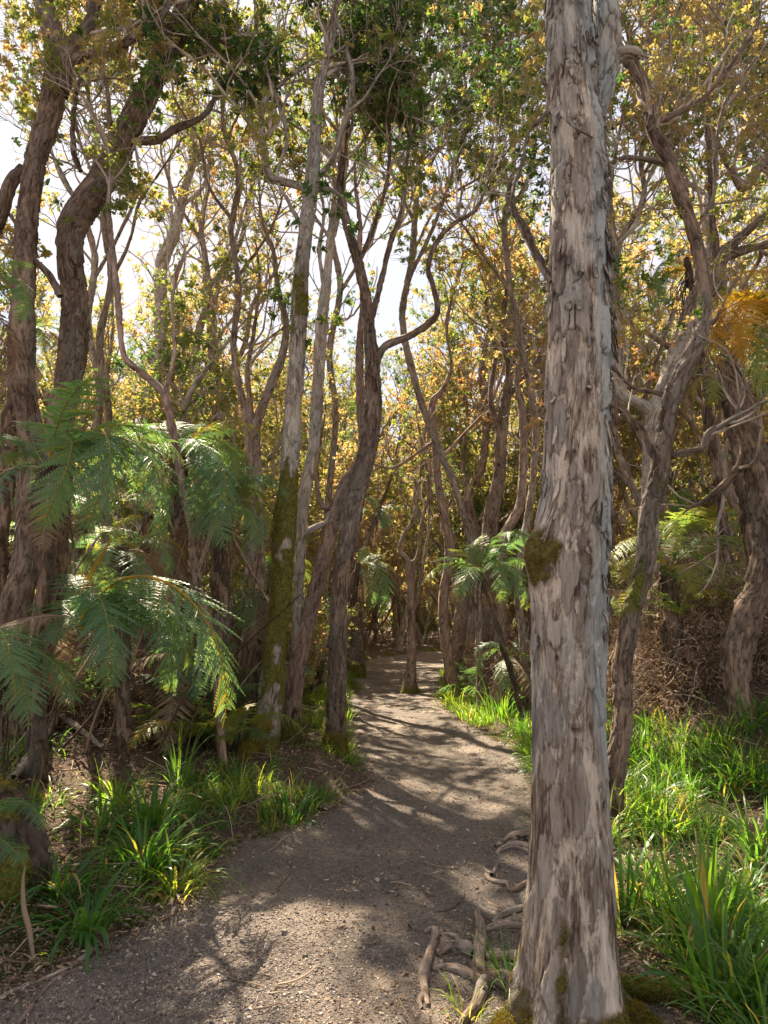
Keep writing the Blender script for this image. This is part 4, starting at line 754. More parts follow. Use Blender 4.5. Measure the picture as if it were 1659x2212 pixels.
def put_frond(parent, fs, hub, tip, r, k=None, roll=None):
    """frond object from hub to tip in the parent's frame (world offset of parent subtracted)"""
    v = np.array(tip) - np.array(hub); e_t = math.atan2(v[2], math.hypot(v[0], v[1]))
    if k is None:
        ec = [abs(math.atan2(ch[2], math.hypot(ch[0], ch[1])) - e_t) for _, ch in fs]; od = np.argsort(ec); k = int(od[int(r.integers(0, 2))])
    me, ch = fs[k]
    o = bpy.data.objects.new('frond', me); C.objects.link(o); o.parent = parent
    v = np.array(tip) - np.array(hub); L = np.linalg.norm(v); sc = L / np.linalg.norm(ch)
    yaw = math.atan2(v[1], v[0]) - math.atan2(ch[1], ch[0]); e_t = math.atan2(v[2], math.hypot(v[0], v[1])); e_c = math.atan2(ch[2], math.hypot(ch[0], ch[1]))
    M = Matrix.Rotation(yaw, 4, 'Z') @ Matrix.Rotation(-(e_t - e_c), 4, 'Y')
    ax = Vector(v).normalized(); M = Matrix.Rotation(r.normal() * 0.22 if roll is None else roll, 4, ax) @ M
    M = Matrix.Translation(Vector(hub) - parent.location) @ M @ Matrix.Diagonal((sc, sc * min(1, .62 / max(sc, .01) + .28), sc, 1)); o.matrix_basis = M; return o
def tree_fern(label, hub, D, tips, fs=FS, trunk=True, seed=0, extra=0, group=None, wtr=0.10, ground_off=(0, 0), eL=(0.9, 1.3), dead=3):
    r = np.random.default_rng(900 + seed); h = P(*hub, D)[0]; gx, gy = h[0] + ground_off[0], h[1] + ground_off[1]; g = gz1(gx, gy)
    root = tag(empty('tree_fern', (gx, gy, g)), label, 'tree fern', group)
    if trunk and h[2] > g + 0.15:
        pts = np.array([[gx, gy, g - .1, wtr * 1.25], [gx * .6 + h[0] * .4, gy * .6 + h[1] * .4, g + (h[2] - g) * .4, wtr], [h[0], h[1], h[2] - .05, wtr * .8], [h[0], h[1], h[2] + .03, wtr * .35]])
        t = tube_big(pts, 30, 0.025, plate=0.016, lump=.25, seed=seed + 300, scale=.8); b = Acc(); b.add(t['V'], t['Q'], bco=t['bco'], tone=t['tone'] * .4, relief=t['relief'], crack=t['crack'], lich=t['lich'], moss=t['moss'])
        # hanging dead stalks round the stem
        nb = 26; an = r.random(nb) * 6.28; p0 = np.stack([h[0] + np.cos(an) * wtr * .6, h[1] + np.sin(an) * wtr * .6, h[2] - r.random(nb) * .12], 1)
        d0 = np.stack([np.cos(an) * .5, np.sin(an) * .5, -r.random(nb)], 1); gp = grow(p0, d0, r.uniform(.3, .9, nb), 8, .12, -.55, r); V, Q, bc = tubes_batch(gp, np.tile(np.linspace(.007, .003, 8), (nb, 1)), 4, r); b.add(V, Q, bco=bc, tone=np.full(len(V), .7))
        b.build('trunk', BARKD, root, origin=np.array([gx, gy, g]))
    for i, q in enumerate(tips):
        tp = P(q[0], q[1], D + (q[2] if len(q) > 2 else 0))[0]; put_frond(root, q[3] if len(q) > 3 else fs, h + r.normal(size=3) * .02, tp, r)
    for i in range(dead):
        an = r.random() * 6.28; L = r.uniform(.6, 1.0); e = R(r.uniform(-75, -40)); put_frond(root, FSD, h, h + L * np.array([math.cos(an) * math.cos(e), math.sin(an) * math.cos(e), math.sin(e)]), r)
    for i in range(extra):
        an = r.random() * 6.28; L = r.uniform(*eL); e = R(r.uniform(-18, 28)); put_frond(root, fs, h, h + L * np.array([math.cos(an) * math.cos(e), math.sin(an) * math.cos(e), math.sin(e)]), r)
    return root
tree_fern('large blue-green tree fern spreading its fronds in front of the two big forked trees', (105, 1012), 5.3, [(322, 1190, -.5), (318, 1080, .1), (290, 1010, .5), (160, 1170, -.9), (75, 1158, -.8), (-10, 1120, -.4), (-70, 1060, 0), (-40, 960, .4), (60, 925, .7), (215, 960, .8), (270, 960, .7), (10, 1010, .4)], seed=1, ground_off=(-.25, .7), extra=5, wtr=.06)
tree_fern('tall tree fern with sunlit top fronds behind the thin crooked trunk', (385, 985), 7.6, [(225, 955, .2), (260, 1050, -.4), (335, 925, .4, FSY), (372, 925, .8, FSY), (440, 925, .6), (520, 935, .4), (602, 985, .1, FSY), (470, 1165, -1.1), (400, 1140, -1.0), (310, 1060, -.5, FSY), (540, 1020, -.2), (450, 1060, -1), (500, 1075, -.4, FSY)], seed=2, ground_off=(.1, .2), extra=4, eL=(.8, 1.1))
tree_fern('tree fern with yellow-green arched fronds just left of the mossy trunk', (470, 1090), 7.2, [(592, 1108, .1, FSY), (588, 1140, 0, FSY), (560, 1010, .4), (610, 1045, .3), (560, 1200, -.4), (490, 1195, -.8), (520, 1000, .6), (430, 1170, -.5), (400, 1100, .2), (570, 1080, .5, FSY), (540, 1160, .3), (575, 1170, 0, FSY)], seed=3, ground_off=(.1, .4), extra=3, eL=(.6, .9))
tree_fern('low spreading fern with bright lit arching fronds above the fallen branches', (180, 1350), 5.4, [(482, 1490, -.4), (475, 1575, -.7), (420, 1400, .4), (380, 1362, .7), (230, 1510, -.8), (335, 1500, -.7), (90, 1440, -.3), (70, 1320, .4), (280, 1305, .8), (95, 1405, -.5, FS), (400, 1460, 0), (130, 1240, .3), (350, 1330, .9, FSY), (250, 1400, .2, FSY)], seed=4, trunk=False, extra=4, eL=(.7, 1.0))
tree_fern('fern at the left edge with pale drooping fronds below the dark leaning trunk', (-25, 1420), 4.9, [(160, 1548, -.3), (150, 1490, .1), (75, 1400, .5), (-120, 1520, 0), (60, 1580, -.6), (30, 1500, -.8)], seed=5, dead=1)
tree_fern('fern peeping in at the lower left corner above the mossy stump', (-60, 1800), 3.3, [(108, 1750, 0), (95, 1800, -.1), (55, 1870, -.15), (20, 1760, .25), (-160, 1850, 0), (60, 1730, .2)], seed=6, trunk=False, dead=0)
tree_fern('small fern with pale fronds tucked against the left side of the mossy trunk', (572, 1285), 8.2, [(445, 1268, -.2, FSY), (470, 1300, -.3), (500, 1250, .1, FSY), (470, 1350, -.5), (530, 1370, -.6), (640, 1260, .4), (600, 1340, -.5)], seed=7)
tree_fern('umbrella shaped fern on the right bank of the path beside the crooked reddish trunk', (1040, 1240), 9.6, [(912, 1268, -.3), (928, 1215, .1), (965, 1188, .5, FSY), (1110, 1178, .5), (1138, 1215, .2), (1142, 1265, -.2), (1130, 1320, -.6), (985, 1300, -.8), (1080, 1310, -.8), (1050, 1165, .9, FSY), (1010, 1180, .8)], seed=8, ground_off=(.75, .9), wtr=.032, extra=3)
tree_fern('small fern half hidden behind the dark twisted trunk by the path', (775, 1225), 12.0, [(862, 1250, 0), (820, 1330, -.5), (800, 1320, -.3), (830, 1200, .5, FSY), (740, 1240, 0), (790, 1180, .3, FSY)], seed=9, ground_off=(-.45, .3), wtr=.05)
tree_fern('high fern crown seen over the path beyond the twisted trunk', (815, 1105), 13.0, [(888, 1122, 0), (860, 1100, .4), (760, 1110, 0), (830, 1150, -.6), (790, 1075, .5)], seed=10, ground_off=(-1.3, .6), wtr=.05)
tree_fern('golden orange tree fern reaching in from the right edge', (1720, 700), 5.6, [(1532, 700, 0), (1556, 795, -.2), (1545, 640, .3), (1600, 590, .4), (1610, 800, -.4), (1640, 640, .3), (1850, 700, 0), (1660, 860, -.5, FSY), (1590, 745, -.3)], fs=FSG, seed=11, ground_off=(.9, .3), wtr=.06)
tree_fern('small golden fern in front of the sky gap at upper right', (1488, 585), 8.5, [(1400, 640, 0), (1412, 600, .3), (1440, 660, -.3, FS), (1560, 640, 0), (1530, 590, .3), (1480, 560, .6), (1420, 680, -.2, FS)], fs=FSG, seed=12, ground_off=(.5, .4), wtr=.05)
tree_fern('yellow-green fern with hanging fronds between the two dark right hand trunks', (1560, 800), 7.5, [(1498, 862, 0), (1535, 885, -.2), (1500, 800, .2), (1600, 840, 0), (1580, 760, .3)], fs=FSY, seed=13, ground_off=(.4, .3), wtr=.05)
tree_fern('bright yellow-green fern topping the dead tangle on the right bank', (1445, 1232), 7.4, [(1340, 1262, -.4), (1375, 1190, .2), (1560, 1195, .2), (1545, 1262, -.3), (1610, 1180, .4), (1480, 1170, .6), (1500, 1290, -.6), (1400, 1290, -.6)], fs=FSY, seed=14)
tree_fern('teal fern fronds poking in high at the left edge', (-80, 630), 5.8, [(72, 650, 0), (78, 575, .3), (30, 700, -.3), (-10, 560, .4), (-200, 640, 0)], seed=15)
tree_fern('fern with yellow-green and teal fronds behind the two big forked trees', (40, 735), 8.4, [(170, 792, 0, FS), (150, 690, .4), (95, 770, -.3), (-40, 720, 0), (60, 660, .5), (100, 690, .3)], fs=FSY, seed=16)
tree_fern('shaded fern at the foot of the right bank behind the big foreground tree', (1105, 1420), 11.0, [(1040, 1470, -.3), (1150, 1480, -.4), (1060, 1390, .3), (1140, 1380, .4), (1100, 1500, -.8), (1020, 1420, 0)], seed=17, trunk=False)
tree_fern('mid-height fern filling the gap between the two big trunks and the thin crooked trunk', (265, 1190), 6.6, [(170, 1240, 0), (330, 1170, .3, FSY), (360, 1250, -.2), (290, 1300, -.5), (200, 1150, .4, FSY), (240, 1280, -.4), (400, 1210, .2, FSY)], seed=21, wtr=.06, ground_off=(.05, .2))
tree_fern('shaded fern low beside the foot of the thin crooked trunk', (400, 1420), 7.2, [(320, 1450, 0), (480, 1440, .1, FSY), (520, 1400, .3), (430, 1520, -.5), (360, 1500, -.4), (350, 1380, .4, FSY)], seed=22, wtr=.06, trunk=False)
tree_fern('fern crown glowing yellow above the dark trunk left of the mossy tree', (320, 1120), 9.0, [(240, 1140, 0), (400, 1110, .2), (350, 1070, .5), (280, 1070, .5), (370, 1180, -.4), (270, 1190, -.3)], fs=FSY, seed=23, wtr=.06)
# tree ferns of the layer behind, three kinds, copied
def fern_kind(seed, H, fs, n=10):
    r = np.random.default_rng(seed); root = empty('tree_fern'); t = tube_big(np.array([[0, 0, -.2, .12], [.05, 0, H * .5, .09], [.0, .05, H, .07], [0, .05, H + .05, .02]]), 16, .05, plate=.014, lump=.25, seed=seed); b = Acc(); b.add(t['V'], t['Q'], bco=t['bco'], tone=t['tone'], relief=t['relief'], crack=t['crack'], lich=t['lich'], moss=t['moss']); b.build('trunk', BARKD, root)
    for k in range(n):
        an = k / n * 6.28 + r.normal() * .3; e = R(r.uniform(-20, 30)); L = r.uniform(.9, 1.4); put_frond(root, fs[k % len(fs)], (0, .05, H), np.array([0, .05, H]) + L * np.array([math.cos(an) * math.cos(e), math.sin(an) * math.cos(e), math.sin(e)]), r)
    for k in range(3):
        an = r.random() * 6.28; e = R(r.uniform(-75, -45)); put_frond(root, FSD, (0, .05, H), np.array([0, .05, H]) + .8 * np.array([math.cos(an) * math.cos(e), math.sin(an) * math.cos(e), math.sin(e)]), r)
    return root
FK = [fern_kind(801, 2.1, [FS, FSY]), fern_kind(802, 1.5, [FSY]), fern_kind(803, 2.7, [FS])]
fkl = ['half yellow tree fern behind the front row of ferns', 'yellow-green short tree fern behind the front row of ferns', 'tall green tree fern behind the front row of ferns']
used = [0] * 3
for i, (x_, y_) in enumerate([(-4.4, 9.2), (-3.0, 9.8), (-5.6, 11), (-3.9, 12), (-2.4, 12.4), (-6.5, 13.5), (-4.6, 14.5), (-3.0, 15.5), (-7.5, 16.5), (-5.2, 18), (-2.9, 19.5), (3.4, 12.5), (4.8, 11.5), (6.0, 13.5), (3.6, 15.5), (7.5, 12), (5.5, 17), (4.0, 20), (-2.2, 23), (5.2, 23)]):
    k = (i * 2 + i // 3) % 3; o = FK[k] if not used[k] else copy_tree(FK[k]); used[k] = 1; rz_ = np.random.default_rng(i)
    o.location = (x_, y_, gz1(x_, y_)); o.rotation_euler = (0, 0, rz_.random() * 6.28); q_ = rz_.uniform(.85, 1.2); o.scale = (q_,) * 3; tag(o, fkl[k], 'tree fern', 'tree ferns of the back layer: ' + fkl[k].split(' behind')[0])
# low ferns of the undergrowth: three kinds, copied
def low_fern(seed, n, fs):
    r = np.random.default_rng(seed); root = empty('fern')
    for k in range(n):
        an = k / n * 6.28 + r.normal() * .25; e = R(r.uniform(5, 45)); L = r.uniform(.55, .95); put_frond(root, fs, (0, 0, 0), L * np.array([math.cos(an) * math.cos(e), math.sin(an) * math.cos(e), math.sin(e)]), r)
    return root
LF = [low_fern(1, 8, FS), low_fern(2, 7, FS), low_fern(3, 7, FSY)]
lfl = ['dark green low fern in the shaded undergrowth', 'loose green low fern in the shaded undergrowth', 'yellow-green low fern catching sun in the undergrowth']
spots = []; r = np.random.default_rng(12)
while len(spots) < 84:
    if r.random() < .62: x, y = r.uniform(-9, -1.5), r.uniform(6.0, 17)
    else: x, y = r.uniform(2.0, 10), r.uniform(7.5, 19)
    if abs(x) > y * .75: continue
    if path_d(np.array([x]), np.array([y]))[0][0] > -.55: continue
    spots.append((x, y))
spots += [(3.1, 7.2), (3.7, 7.8), (4.3, 7.4), (4.9, 8.2), (5.6, 7.9), (4.0, 8.6), (3.3, 8.9), (5.2, 9.1)]
used = [0] * 3
for i, (x, y) in enumerate(spots):
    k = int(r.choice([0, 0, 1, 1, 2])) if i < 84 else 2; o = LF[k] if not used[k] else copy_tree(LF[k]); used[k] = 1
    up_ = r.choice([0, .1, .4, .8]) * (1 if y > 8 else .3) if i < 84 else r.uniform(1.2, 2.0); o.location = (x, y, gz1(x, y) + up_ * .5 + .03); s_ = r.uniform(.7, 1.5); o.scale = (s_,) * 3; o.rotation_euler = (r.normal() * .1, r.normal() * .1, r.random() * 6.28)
    tag(o, lfl[k], 'fern', 'low ferns: ' + lfl[k])

# ------------------------------------------------------------------ undergrowth: shrubs, tangles, far woodland
def shrub(seed, H, tint, n=9, size=.06, mat=TWIG):
    r = np.random.default_rng(seed); root = empty('shrub'); a = Acc(); cr = Acc(); an = r.random(n) * 6.28
    g = grow(np.stack([np.cos(an) * .08, np.sin(an) * .08, np.full(n, -.1)], 1), np.stack([np.cos(an) * .6, np.sin(an) * .6, np.ones(n)], 1), r.uniform(.7, 1.1, n) * H, 10, .28, .12, r)
    V, Q, b = tubes_batch(g, np.tile(np.linspace(.018, .006, 10), (n, 1)), 5, r); a.add(V, Q, bco=b, tone=np.full(len(V), .4)); a.build('stems', mat, root)
    for l in g: twiggery(cr, l[2:], np.full(8, .02), unit(np.gradient(l, axis=0))[2:], 7, r, L1=(.35, .8), size=size, tint=tint, nleaf=6, segs=(3, 3, 3), n2=4, n3=3)
    cr.build('foliage', [TWIG, LEAF], root, smooth=False); return root
SH = [shrub(501, 1.6, .25), shrub(502, 2.4, .5), shrub(503, 2.0, .62), shrub(504, 3.0, .38)]
shl = ['dark green shrub in the understorey between the trunks', 'olive shrub in the understorey between the trunks', 'brownish shrub in the understorey between the trunks', 'tall green shrub in the understorey between the trunks']
r = np.random.default_rng(77); used = [0] * 4; c_ = 0
while c_ < 110:
    y = 11 + 42 * r.random(); x = y * math.tan(R(r.uniform(-36, 36)))
    if path_d(np.array([x]), np.array([y]))[0][0] > -.9: continue
    k = int(r.integers(0, 4)); o = SH[k] if not used[k] else copy_tree(SH[k]); used[k] = 1; c_ += 1
    o.location = (x, y, gz1(x, y)); s_ = r.uniform(.7, 1.3); o.scale = (s_,) * 3; o.rotation_euler = (0, 0, r.random() * 6.28); tag(o, shl[k], 'shrub', 'understorey shrubs: ' + shl[k].split(' in the')[0])
# far woodland closing the view
r = np.random.default_rng(5); a = Acc(); n = 420
def farxy(n, lo=50, hi=85):
    y_ = r.uniform(lo, hi, n); return y_ * np.tan(np.radians(r.uniform(-42, 42, n))), y_
fx, fy = farxy(n); g = grow(np.stack([fx, fy, np.zeros(n) - .3], 1), np.stack([r.normal(size=n) * .15, r.normal(size=n) * .15, np.ones(n)], 1), r.uniform(6, 10, n), 10, .2, .25, r)
V, Q, b = tubes_batch(g, np.linspace(.16, .04, 10)[None] * r.uniform(.6, 1.2, (n, 1)), 5, r); a.add(V, Q, 0, bco=b, tone=np.full(len(V), .5))
for zlo, zhi, cnt in ((0, 3, 9000), (3, 10.5, 17000)):
    fx, fy = farxy(cnt); z = r.uniform(zlo, zhi, cnt); kp = fbm(np.stack([fx * .3, fy * .3, z * .5], 1), 3, 8) > (.42 if zlo == 0 else .47)
    c3 = np.stack([fx, fy, z], 1)[kp]; V, Q, tt = leaves(c3, unit(rand_unit(len(c3), r) + np.array([0, 0, .6])), 6, .30, r, .55 + .3 * (fbm(c3 * .25, 2, 3) - .5) * 2); a.add(V, Q, 1, tint=tt)
tag(a.build('far_woodland', [TWIG, LEAF], smooth=False), 'dense brown and green woodland closing the view behind the forest', 'woodland', kind='stuff')
# dead fern and twig tangle
def strands(acc, cen, n, Ls, rad, r, droop=-.12, tint=(.35, .25), wig=.3):
    g = grow(cen, unit(rand_unit(n, r) + np.array([0, 0, .25])), r.uniform(*Ls, n), 8, wig, droop, r); V, Q, _ = tubes_batch(g, r.uniform(*rad, (n, 1)) * np.linspace(1, .5, 8)[None], 3, r); acc.add(V, Q, 0, tint=np.repeat(np.clip(r.normal(tint[0], tint[1], n), 0, 1), 24))
def tangle(name, label, box, n, r, zfun, ti=(.42, .25)):
    a = Acc(); x = r.uniform(box[0], box[1], n); y = r.uniform(box[2], box[3], n); g = gz(x, y); z = g + zfun(x, y) * r.random(n) ** .8; strands(a, np.stack([x, y, z], 1), n, (.35, 1.0), (.0015, .0045), r, droop=-.10, tint=ti)
    m = n * 2; x = r.uniform(box[0], box[1], m); y = r.uniform(box[2], box[3], m); g = gz(x, y); z = g + zfun(x, y) * r.random(m); V, Q, tt = leaves(np.stack([x, y, z], 1), rand_unit(m, r), 3, .07, r, np.clip(r.normal(ti[0], .25, m), 0, 1), asp=.22); a.add(V, Q, 0, tint=tt)
    return tag(a.build(name, DEAD, smooth=False), label, 'dead fern tangle', kind='stuff')
r = np.random.default_rng(31)
hump = lambda x, y: .35 + 1.25 * fbm(np.stack([x * .6, y * .6, x * 0], -1), 3, 6)
tangle('dead_fern_tangle', 'brown matted tangle of dead fern stalks and roots heaped on the right bank', (2.9, 7.5, 6.9, 10.5), 9500, r, hump, ti=(.55, .25))
tangle('dead_fern_tangle', 'dark brown tangle of dead fronds and sticks under the tree ferns', (-6.8, -1.9, 7.2, 11.5), 6500, r, lambda x, y: .2 + 1.1 * fbm(np.stack([x * .7, y * .7, x * 0], -1), 3, 7))
tangle('dead_fern_tangle', 'brown brush heap behind the fern on the right of the path', (1.9, 3.4, 11.5, 17), 3000, r, lambda x, y: .3 + 1.2 * fbm(np.stack([x * .7, y * .7, x * 0], -1), 3, 9))
tangle('dead_fern_tangle', 'brown dry brush far along both sides of the path', (-9, -1.8, 12, 24), 4500, r, lambda x, y: .3 + 1.3 * fbm(np.stack([x * .5, y * .5, x * 0], -1), 3, 10))
# bare leaning fern stalks (long straight sticks in the left thicket)
n = 60; a = Acc(); x = r.uniform(-4.6, -1.7, n); y = r.uniform(6.6, 9.0, n); p0 = np.stack([x, y, gz(x, y)], 1)
g = grow(p0, np.stack([r.normal(.35, .35, n), r.normal(0, .3, n), np.ones(n) * .8], 1), r.uniform(1.0, 2.3, n), 10, .05, .0, r); V, Q, _ = tubes_batch(g, np.linspace(.013, .006, 10)[None] * r.uniform(.6, 1.2, (n, 1)), 5, r); a.add(V, Q, tint=np.repeat(np.clip(r.normal(.45, .25, n), 0, 1), 50))
n = 26; b1, b2 = P(540, 1370, 8.0)[0], P(512, 1600, 7.8)[0]; p1 = b2 + r.normal(size=(n, 3)) * np.array([.16, .15, 0]); p1[:, 2] = gz(p1[:, 0], p1[:, 1]); q1 = b1 + r.normal(size=(n, 3)) * np.array([.10, .12, .25])
g = p1[:, None] + (q1 - p1)[:, None] * np.linspace(0, 1, 10)[None, :, None] * r.uniform(.7, 1.4, n)[:, None, None]; g += np.sin(np.linspace(0, 3.1, 10))[None, :, None] * r.normal(size=(n, 1, 3)) * .02
V, Q, _ = tubes_batch(g, np.linspace(.014, .008, 10)[None] * r.uniform(.6, 1.2, (n, 1)), 5, r); a.add(V, Q, tint=np.repeat(np.clip(r.normal(.38, .15, n), 0, 1), 50))
tag(a.build('fern_stalks', DEAD), 'thin leaning brown stalks standing in the left thicket', 'stalks', kind='stuff')

# ------------------------------------------------------------------ litter, gravel, fallen wood
r = np.random.default_rng(41)
def scatter(n, y0, y1, xw=None, pw=1.0):
    u = r.random(n); y = y0 * (y1 / y0) ** (u ** pw); x = y * r.uniform(-.64, .64, n); return x, y
x, y = scatter(140000, 2.2, 13); dd, _ = path_d(x, y); k = dd > -.25 + r.normal(size=len(x)) * .15; k &= r.random(len(x)) < np.where((x < -.1) & (y < 4.2), 1, .55); x, y = x[k], y[k]; n = len(x)
sz = r.lognormal(math.log(.0036), .42, n); sz = np.clip(sz, .0025, .02) * np.where((x < -.2) & (y < 4.4), 1.3, 1) * (1 + y * .05)
cube = np.array([[-1, -1, -1], [1, -1, -1], [1, 1, -1], [-1, 1, -1], [-1, -1, 1], [1, -1, 1], [1, 1, 1], [-1, 1, 1]], float) * .6
Vc = cube[None] * np.where(cube[None, :, 2:] > 0, np.array([.62, .62, .85]), 1) * (1 + r.normal(size=(n, 8, 3)) * .2) * np.stack([sz * r.uniform(.8, 1.5, n), sz, sz * r.uniform(.4, .8, n)], 1)[:, None]
an = r.random(n) * 6.28; ca, sa = np.cos(an)[:, None], np.sin(an)[:, None]; Vx = Vc[..., 0] * ca - Vc[..., 1] * sa; Vy = Vc[..., 0] * sa + Vc[..., 1] * ca
V = np.stack([Vx + x[:, None], Vy + y[:, None], Vc[..., 2] + (gz(x, y) + sz * .2)[:, None]], -1).reshape(-1, 3)
Fq = np.array([[0, 3, 2, 1], [4, 5, 6, 7], [0, 1, 5, 4], [1, 2, 6, 5], [2, 3, 7, 6], [3, 0, 4, 7]]); Q = (np.arange(n)[:, None, None] * 8 + Fq[None]).reshape(-1, 4)
tn = np.clip(r.normal(.48, .22, n), 0, 1); a = Acc(); a.add(V, Q, tint=np.repeat(tn, 8)); tag(a.build('gravel', STONE, smooth=False), 'small grey and brown stones strewn over the trodden path', 'gravel', kind='stuff')
def flat_leaves(n, y0, y1, cond, L, tint, name, label, lift=.012, asp=.45, mat=DEAD, pw=1.0):
    x, y = scatter(n, y0, y1, pw=pw); dd, left = path_d(x, y); k = cond(x, y, dd, left); x, y = x[k], y[k]; m = len(x); sz = L * r.lognormal(0, .35, m)
    c = np.stack([x, y, gz(x, y) + r.random(m) * lift], 1); V, Q, tt = leaves(c, unit(np.stack([r.normal(size=m) * .4, r.normal(size=m) * .4, np.ones(m)], 1)), 1, 1.0, r, np.clip(r.normal(*tint, m), 0, 1), asp=asp)
    V = (V.reshape(m, 6, 3) - c[:, None]); V[..., 2] *= .6; V = V * sz[:, None, None] + c[:, None]; a = Acc(); a.add(V.reshape(-1, 3), Q, tint=tt); return tag(a.build(name, mat, smooth=False), label, 'leaf litter', kind='stuff')
flat_leaves(70000, 2.2, 15, lambda x, y, d, l: d < .15, .034, (.45, .28), 'leaf_litter', 'brown dead leaves and frond scraps covering the forest floor', lift=.05, asp=.35)
flat_leaves(60000, 2.2, 16, lambda x, y, d, l: d > 0, .013, (.6, .28), 'leaf_litter', 'scattered pale brown leaf scraps on the path')
flat_leaves(16000, 2.2, 14, lambda x, y, d, l: (d > 0) & (fbm(np.stack([x, y, x * 0], 1) * 1.6, 3, 44) > .47), .024, (.45, .28), 'leaf_litter', 'curled brown leaves blown across the path')
x, y = scatter(5200, 2.3, 13); dd, _ = path_d(x, y); k = (dd < .0) & (r.random(len(x)) < .8) | (r.random(len(x)) < .04); x, y = x[k], y[k]; n = len(x)
g = grow(np.stack([x, y, gz(x, y) + .012], 1), np.stack([r.normal(size=n), r.normal(size=n), r.random(n) * .25], 1), r.uniform(.05, .38, n), 6, .16, -.02, r); g[..., 2] = np.maximum(g[..., 2], gz(g[..., 0].ravel(), g[..., 1].ravel()).reshape(n, 6) + .004)
V, Q, _ = tubes_batch(g, r.uniform(.0015, .005, (n, 1)) * np.ones((1, 6)), 4, r); a = Acc(); a.add(V, Q, tint=np.repeat(np.clip(r.normal(.6, .25, n), 0, 1), 24)); tag(a.build('twig_litter', DEAD), 'dry twigs lying about the forest floor', 'twigs', kind='stuff')
def fallen(label, pix, wpx, mat, seed, name='fallen_branch', lifts=None, moss=None, tuft=0):
    rp = root_path(pix, wpx, .4)
    if lifts is not None: rp[:, 2] += np.array(lifts)
    t = tube_big(rp, 28, .015, plate=.004, lump=.15, seed=seed, moss=moss); b = Acc(); b.add(t['V'], t['Q'], bco=t['bco'], tone=t['tone'], relief=t['relief'], crack=t['crack'], lich=t['lich'], moss=t['moss']); o = b.build(name, mat, origin=rp[0, :3]); o.location = rp[0, :3]; tag(o, label, 'log' if name == 'fallen_log' else 'branch')
    if tuft: moss_tufts(o, rp[0, :3], t, tuft, r, size=.012)
    return o
fallen('forked grey dead branch lying across the leaf litter at the left', [(60, 1640), (110, 1662), (160, 1692), (215, 1716)], [12, 14, 13, 7], TWIG, 701, lifts=[.25, .18, .1, .03])
fallen('thicker weathered branch crossing under the forked grey one', [(20, 1770), (60, 1735), (105, 1690), (125, 1650)], [18, 18, 14, 8], TWIG, 702, lifts=[0, .03, .12, .26])
fallen('thin bare stick sloping down to the path edge at the lower left', [(210, 2040), (150, 2085), (70, 2120), (-20, 2160)], [6, 8, 8, 10], TWIG, 703)
fallen('thin root-like stick curving along the gravel edge at the bottom left', [(190, 2075), (120, 2110), (60, 2170), (10, 2230)], [5, 8, 10, 12], BARKR, 704)
fallen('long dead stalk lying level behind the grass clumps', [(210, 1625), (300, 1600), (350, 1580), (400, 1555)], [7, 9, 8, 5], BARKR, 705, lifts=[.05, .12, .16, .2])
fallen('mossy rotten log lying in the grass right of the big tree foot', [(1330, 2140), (1420, 2152), (1540, 2165), (1700, 2185)], [38, 40, 40, 36], BARKR, 706, name='fallen_log', moss=lambda V, s, th, co: np.clip(.35 + fbm(co * 7, 3, 4) * .8 - .3 * np.sin(th), 0, 1), tuft=2500)
fallen('dark stone-like root lump at the path edge below the grass tuft', [(680, 1750), (700, 1752), (722, 1744)], [12, 20, 10], BARKD, 707)
# mossy stump
sp_ = root_path([(50, 2010)], [150]); sx, sy = sp_[0, 0] - .12, sp_[0, 1] + .1; g = gz1(sx, sy)
st_ = tube_big(np.array([[sx, sy, g - .1, .20], [sx + .01, sy, g + .1, .15], [sx - .05, sy + .02, g + .28, .13], [sx - .12, sy + .04, g + .42, .10], [sx - .16, sy + .06, g + .52, .06], [sx - .18, sy + .06, g + .56, .015]]), 72, .012, plate=.016, lump=.55, flare=.5, seed=710, moss=lambda V, s, th, co: np.clip(fbm(co * 7, 3, 4) * 2.6 - .6, 0, 1))
so_ = tag(empty('stump', (sx, sy, g)), 'rotten dark stump with orange moss at the lower left edge', 'stump'); b = Acc(); b.add(st_['V'], st_['Q'], bco=st_['bco'], tone=st_['tone'], relief=st_['relief'], crack=st_['crack'], lich=st_['lich'], moss=st_['moss']); b.build('stump_body', ROT, so_, origin=(sx, sy, g)); moss_tufts(so_, np.array([sx, sy, g]), st_, 2600, r, size=.012, tint=.55)

